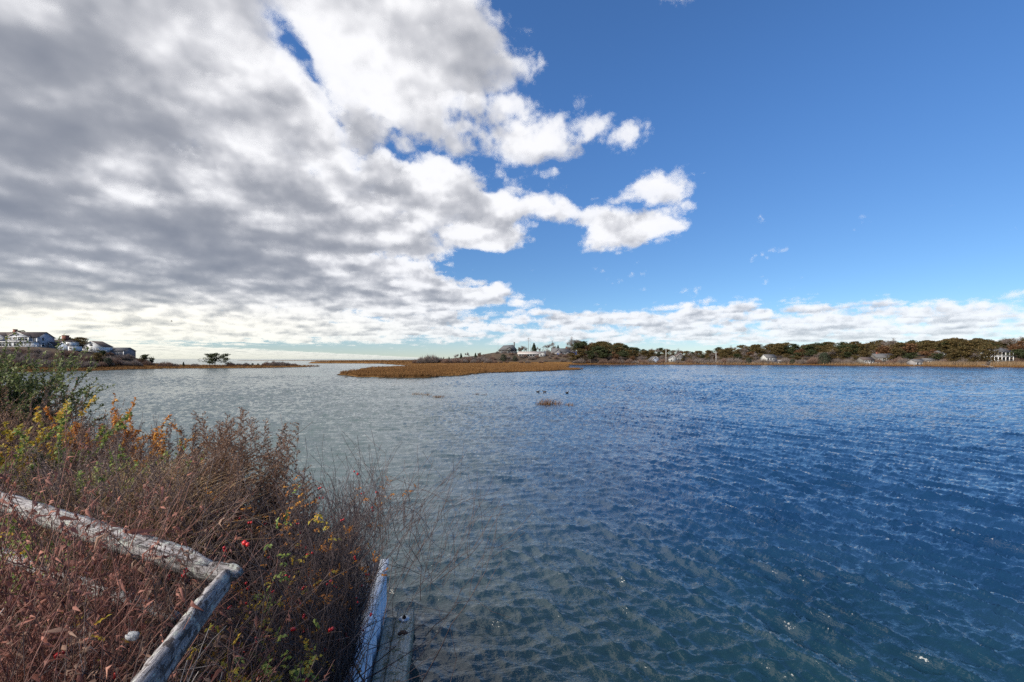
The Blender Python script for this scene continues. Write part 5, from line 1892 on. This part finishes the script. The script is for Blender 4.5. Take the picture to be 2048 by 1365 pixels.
for i, (nm, lab, px, Y, mt, L, nl, ln, wd) in enumerate(LV):
    leafy(nm, lab, 'shrub', *PX(px, Y), 301 + i, stems=20, L=L * 1.12, leaves=nl, ln=ln, wd=wd, curl=0.2, mat=mt, twig='twig_dark', droop=0.15, depth=2, spread=0.42, base=0.24, tmin=0.3, clump=0.45, group='turned leaf shrubs on the bank')
# --- brown twiggy filler between
FL = [(-20, 5.2), (60, 6.6), (120, 6.4), (95, 5.1), (160, 6.0), (225, 6.6), (250, 5.2), (300, 4.7), (140, 7.4), (350, 4.5), (400, 4.4), (60, 4.5), (200, 4.4), (-60, 6.6)]
for i, (px, Y) in enumerate(FL):
    leafy('twiggy_shrub', ('dark twiggy shrub with small grey brown leaves behind the fence rail', 'twiggy shrub with small warm brown leaves behind the fence rail', 'twiggy shrub with small warm brown leaves behind the fence rail')[i % 3], 'shrub', *PX(px, Y), 401 + i, stems=30, L=0.36, leaves=1700, ln=0.034, wd=0.013, curl=0.35, mat='leaf_brown' if i % 3 else 'plume_dark', twig='twig_dark', droop=0.2, depth=3, spread=0.5, base=0.3, rad=0.006, group='twiggy shrubs behind the fence')
# --- straw grass
for i, (px, Y, n, hh) in enumerate(((215, 5.9, 420, 0.95), (265, 5.6, 520, 1.0), (310, 5.3, 520, 0.95), (240, 4.9, 420, 0.85), (300, 4.7, 420, 0.8), (330, 4.6, 260, 0.65), (190, 5.1, 300, 0.8), (270, 4.4, 300, 0.6), (130, 4.7, 200, 0.7))):
    grass_clump('arching straw coloured grass clump behind the fence rail', *PX(px, Y), 501 + i, n, hh)
# --- russet bushes this side of the fence
RS = [(-30, 2.75, 0.52), (40, 2.70, 0.50), (110, 2.62, 0.50), (190, 2.50, 0.50), (262, 2.46, 0.30), (330, 2.40, 0.22), (-60, 2.2, 0.46), (20, 2.1, 0.46), (90, 2.02, 0.44), (160, 1.95, 0.42), (230, 1.95, 0.28), (300, 2.0, 0.20), (40, 1.72, 0.36), (130, 1.66, 0.34), (-40, 1.75, 0.36)]
for i, (px, Y, L) in enumerate(RS):
    leafy('russet_shrub', ('russet shrub with curled dry leaves on red brown stems inside the fence', 'sparser russet shrub with many bare stems inside the fence', 'tan leaved shrub thick with curled leaves inside the fence')[i % 3], 'shrub', *PX(px, Y), 601 + i, stems=40, L=L, leaves=(2300, 1500, 2800)[i % 3], ln=0.030, wd=0.0100, curl=0.8,
          mat=('leaf_russet', 'leaf_russet', 'leaf_tan')[i % 3], twig=('twig_red', 'twig_dark', 'twig_red')[(i * 2) % 3], lean=(0.26, 0.05), droop=0.55, depth=2, spread=0.36, base=0.22, rad=0.0045, vary=0.4, clump=0.6, group='russet shrubs inside the fence')
for i, (px, Y) in enumerate(((60, 2.4), (180, 2.25), (280, 2.2), (0, 1.9), (110, 1.8), (215, 1.75))):
    leafy('twiggy_shrub', 'grey leafless twigs standing among the russet shrubs inside the fence', 'shrub', *PX(px, Y), 651 + i, stems=9, L=0.34, leaves=160, ln=0.022, wd=0.008, curl=0.6, mat='leaf_tan', twig='twig_grey', lean=(0.2, 0.05), droop=0.4, depth=3, spread=0.36, base=0.25, rad=0.0055, vary=0.4, group='leafless twigs inside the fence')
# --- green ferny sprigs inside the fence
for i, (px, Y, lab, L, nl, mt) in enumerate(((238, 1.86, 'bright green ferny sprig between the russet shrubs and the rail', 0.20, 110, 'leaf_green'), (372, 2.15, 'lime green leafy sprig growing beside the near rail', 0.25, 130, 'leaf_green'), (215, 1.98, 'pair of broad green leaves poking from russet litter', 0.16, 26, 'leaf_green'), (385, 2.5, 'pale green sprig behind the near rail', 0.20, 70, 'leaf_green'), (290, 2.12, 'small green sprig next to the pale stone', 0.18, 40, 'leaf_green'))):
    o = rose(lab, *PX(px, Y), 701 + i, canes=14, L=L * 1.9, lean=(0.05, 0.0), hips=0, leaves=int(nl * 2.4), mat=mt, depth=2, rad=0.003, spread=0.4, group='green sprigs inside the fence')
# --- wild roses over the bulkhead
rose('big wild rose with red hips sprawling from the fence corner', -2.02, 3.55, 801, 70, 0.50, (0.12, 0.1), 120, 170, spread=0.30)
rose('bare wild rose whose long twigs reach out over the white bulkhead', -1.92, 4.0, 802, 90, 0.60, (0.48, -0.05), 22, 60, 'leaf_orange', rad=0.0095, upb=0.11, spread=0.22)
rose('wild rose with orange leaves and red hips beyond the fence corner', -2.05, 4.55, 803, 76, 0.56, (0.15, 0.05), 60, 330, 'leaf_orange', spread=0.30)
rose('tangled wild rose at the foot of the fence just outside the near rail', -1.62, 2.70, 804, 54, 0.36, (-0.04, 0.05), 40, 150, spread=0.20)
rose('yellow leaved rose climbing the rail corner', -1.92, 2.95, 806, 50, 0.48, (0.05, -0.02), 40, 620, spread=0.34)
rose('thin leafless rose behind the long reaching twigs', -2.35, 5.4, 807, 64, 0.52, (0.22, 0.05), 14, 40, 'leaf_orange', spread=0.28)
rose('grey leafless rose at the far end of the bulkhead', -2.7, 6.6, 808, 40, 0.40, (0.1, 0.05), 8, 10, 'leaf_orange', spread=0.32)
rose('dense grey rose pressed against the rail corner', -1.60, 2.42, 809, 54, 0.44, (-0.10, 0.02), 50, 620, spread=0.22)
rose('lime and yellow leaved rose spilling over the rail corner', -1.60, 2.56, 811, 40, 0.48, (-0.05, 0.0), 24, 520, 'leaf_green', spread=0.22)
rose('long bare rose canes fanning up and out past the bulkhead end', -2.12, 4.9, 810, 90, 0.60, (0.44, -0.08), 14, 60, 'leaf_orange', rad=0.0095, upb=0.09, spread=0.22)

# --- litter and low dead stems over the whole bank
rg = np.random.default_rng(77)
n = 26000
px = rg.uniform(-150, 800, n)
Yq = 1.0 / rg.uniform(1 / 10.5, 1 / 1.35, n)
Xq = (px - 1024) / F * Yq
sd = poly_sd(Xq, Yq, BANK)
k = sd > 0.35
Xq, Yq = Xq[k], Yq[k]
C = np.stack([Xq, Yq, bank_h(Xq, Yq) + np.abs(rg.normal(0, 0.05, len(Xq)))], 1)
V, f = leaf5(C, unit_rand(rg, len(C)) * np.array([1, 1, 0.5]), unit_rand(rg, len(C)) + np.array([0, 0, 1.0]), 0.045, 0.02, 0.4, rg)
o = mobj('leaf_litter', V, f, MATS['leaf_brown'], None, False, 'stuff')
tag(o, 'brown fallen leaves covering the bank under the shrubs', 'leaf litter')
n = 9000
k = rg.integers(0, len(Xq), n)
B = np.stack([Xq[k], Yq[k], bank_h(Xq[k], Yq[k])], 1)
D = np.stack([rg.normal(0.2, 0.5, n), rg.normal(0.0, 0.5, n), rg.uniform(0.2, 1.0, n)], 1) * rg.uniform(0.12, 0.42, (n, 1))
paths = [(np.array([B[i], B[i] + D[i] * 0.55 + [0, 0, 0.03], B[i] + D[i]]), np.array([0.0035, 0.0028, 0.0012])) for i in range(n)]
V, q = tubes(paths, 3)
o = mobj('dead_stems', V, q, MATS['twig_dark'], None, False, 'stuff')
tag(o, 'short dead stems standing thickly all over the bank', 'dead stems')

# ------------------------------------------------------------------ tufts in the shallows, ducks, a gull
for i, (px, py, w_, n, hh, lab) in enumerate(((832, 790, 0.25, 26, 0.34, 'left brown grass tuft of the row breaking the water off the island'), (851, 791, 0.2, 20, 0.32, 'thin middle grass tuft of the row breaking the water'), (877, 795, 0.4, 46, 0.26, 'wide low grass tuft ending the row in the water'),
                                            (1085, 810, 0.25, 26, 0.30, 'small tuft beside the tallest grass tuft in the water'), (1099, 809, 0.38, 60, 0.62, 'tallest grass tuft standing in the open water'), (1137, 811, 0.22, 20, 0.32, 'sparse tuft right of the tallest grass tuft'), (953, 789, 0.16, 14, 0.20, 'tiny weed tuft alone in the middle of the channel'), (970, 790, 0.12, 9, 0.16, 'tiniest weed tuft next to the lone channel tuft'))):
    Y = CAM_Z * F / (py - HOR)
    rg = np.random.default_rng(900 + i)
    b = np.stack([rg.normal(0, w_ * 1.5, n), rg.normal(0, w_, n), np.full(n, -0.1)], 1)
    V, f = blades(b, hh + 0.1, 0.022, rg, 3, 0.35, 0.05, (0.3, 0.0))
    o = empty('grass_tuft', (xat(px, Y), Y, 0))
    tag(o, lab, 'grass tuft', 'grass tufts in the water')
    mobj('blades', V, f, MATS['marsh_blades'], o, None, 'stuff')
mat_flat('duck_dark', (0.035, 0.030, 0.028), 0.7)
mat_flat('bill_grey', (0.12, 0.11, 0.09), 0.5)
mat_flat('gull_dark', (0.10, 0.10, 0.11), 0.7)


def lathe_x(pts, n=10, sy=1.0, sz=1.0):
    V, fs = [], []
    for x, r, z in pts:
        for i in range(n):
            a = 2 * math.pi * i / n
            V.append((x, math.cos(a) * r * sy, z + math.sin(a) * r * sz))
    k = len(pts)
    for j in range(k - 1):
        for i in range(n):
            fs.append((j * n + i, j * n + (i + 1) % n, (j + 1) * n + (i + 1) % n, (j + 1) * n + i))
    fs += [tuple(range(n - 1, -1, -1)), tuple(range((k - 1) * n, k * n))]
    return V, fs


for px, py, lab, rz in ((1076, 784, 'dark duck swimming beside another duck on open water', 0.3), (1089, 784, 'dark duck swimming beside another duck on open water', 2.8), (1134, 786, 'lone dark duck swimming apart from the pair of ducks', 0.6)):
    Y = CAM_Z * F / (py + 1 - HOR)
    o = empty('duck', (xat(px, Y), Y, 0.02), rz)
    tag(o, lab, 'duck', 'ducks on the water')
    V, fs = lathe_x([(-0.30, 0.015, 0.10), (-0.22, 0.06, 0.07), (-0.08, 0.115, 0.04), (0.08, 0.12, 0.05), (0.18, 0.085, 0.08), (0.215, 0.055, 0.14), (0.235, 0.045, 0.20), (0.26, 0.058, 0.245), (0.30, 0.045, 0.25), (0.325, 0.018, 0.245)])
    mobj('body', V, fs, MATS['duck_dark'], o, True)
    MB().poly([(0.315, -0.018, 0.25), (0.315, 0.018, 0.25), (0.39, 0.014, 0.232), (0.39, -0.014, 0.232), (0.315, -0.018, 0.232), (0.315, 0.018, 0.232), (0.39, 0.014, 0.224), (0.39, -0.014, 0.224)], [(0, 1, 2, 3), (7, 6, 5, 4), (0, 4, 5, 1), (1, 5, 6, 2), (2, 6, 7, 3), (3, 7, 4, 0)]).build('bill', MATS['bill_grey'], o)
gp = at(343, 643, 120)
o = empty('gull', gp, 0.6)
tag(o, 'dark gull flying below the clouds over the point', 'gull')
V, fs = lathe_x([(-0.26, 0.01, 0), (-0.16, 0.05, 0), (0.0, 0.075, 0), (0.13, 0.055, 0.01), (0.19, 0.05, 0.03), (0.24, 0.03, 0.03), (0.29, 0.008, 0.02)], 8)
mobj('body', V, fs, MATS['gull_dark'], o, True)
for s in (-1, 1):
    MB().poly([(0.10, s * 0.05, 0.03), (-0.08, s * 0.05, 0.03), (0.12, s * 0.32, 0.20), (-0.04, s * 0.34, 0.20), (-0.06, s * 0.72, 0.14), (-0.12, s * 0.66, 0.14), (0.10, s * 0.05, 0.045), (-0.08, s * 0.05, 0.04), (0.12, s * 0.32, 0.215), (-0.04, s * 0.34, 0.21), (-0.06, s * 0.72, 0.15), (-0.12, s * 0.66, 0.145)],
              [(0, 2, 3, 1), (2, 4, 5, 3), (6, 7, 9, 8), (8, 9, 11, 10), (0, 6, 8, 2), (2, 8, 10, 4), (1, 3, 9, 7), (3, 5, 11, 9)]).build('wing', MATS['gull_dark'], o)
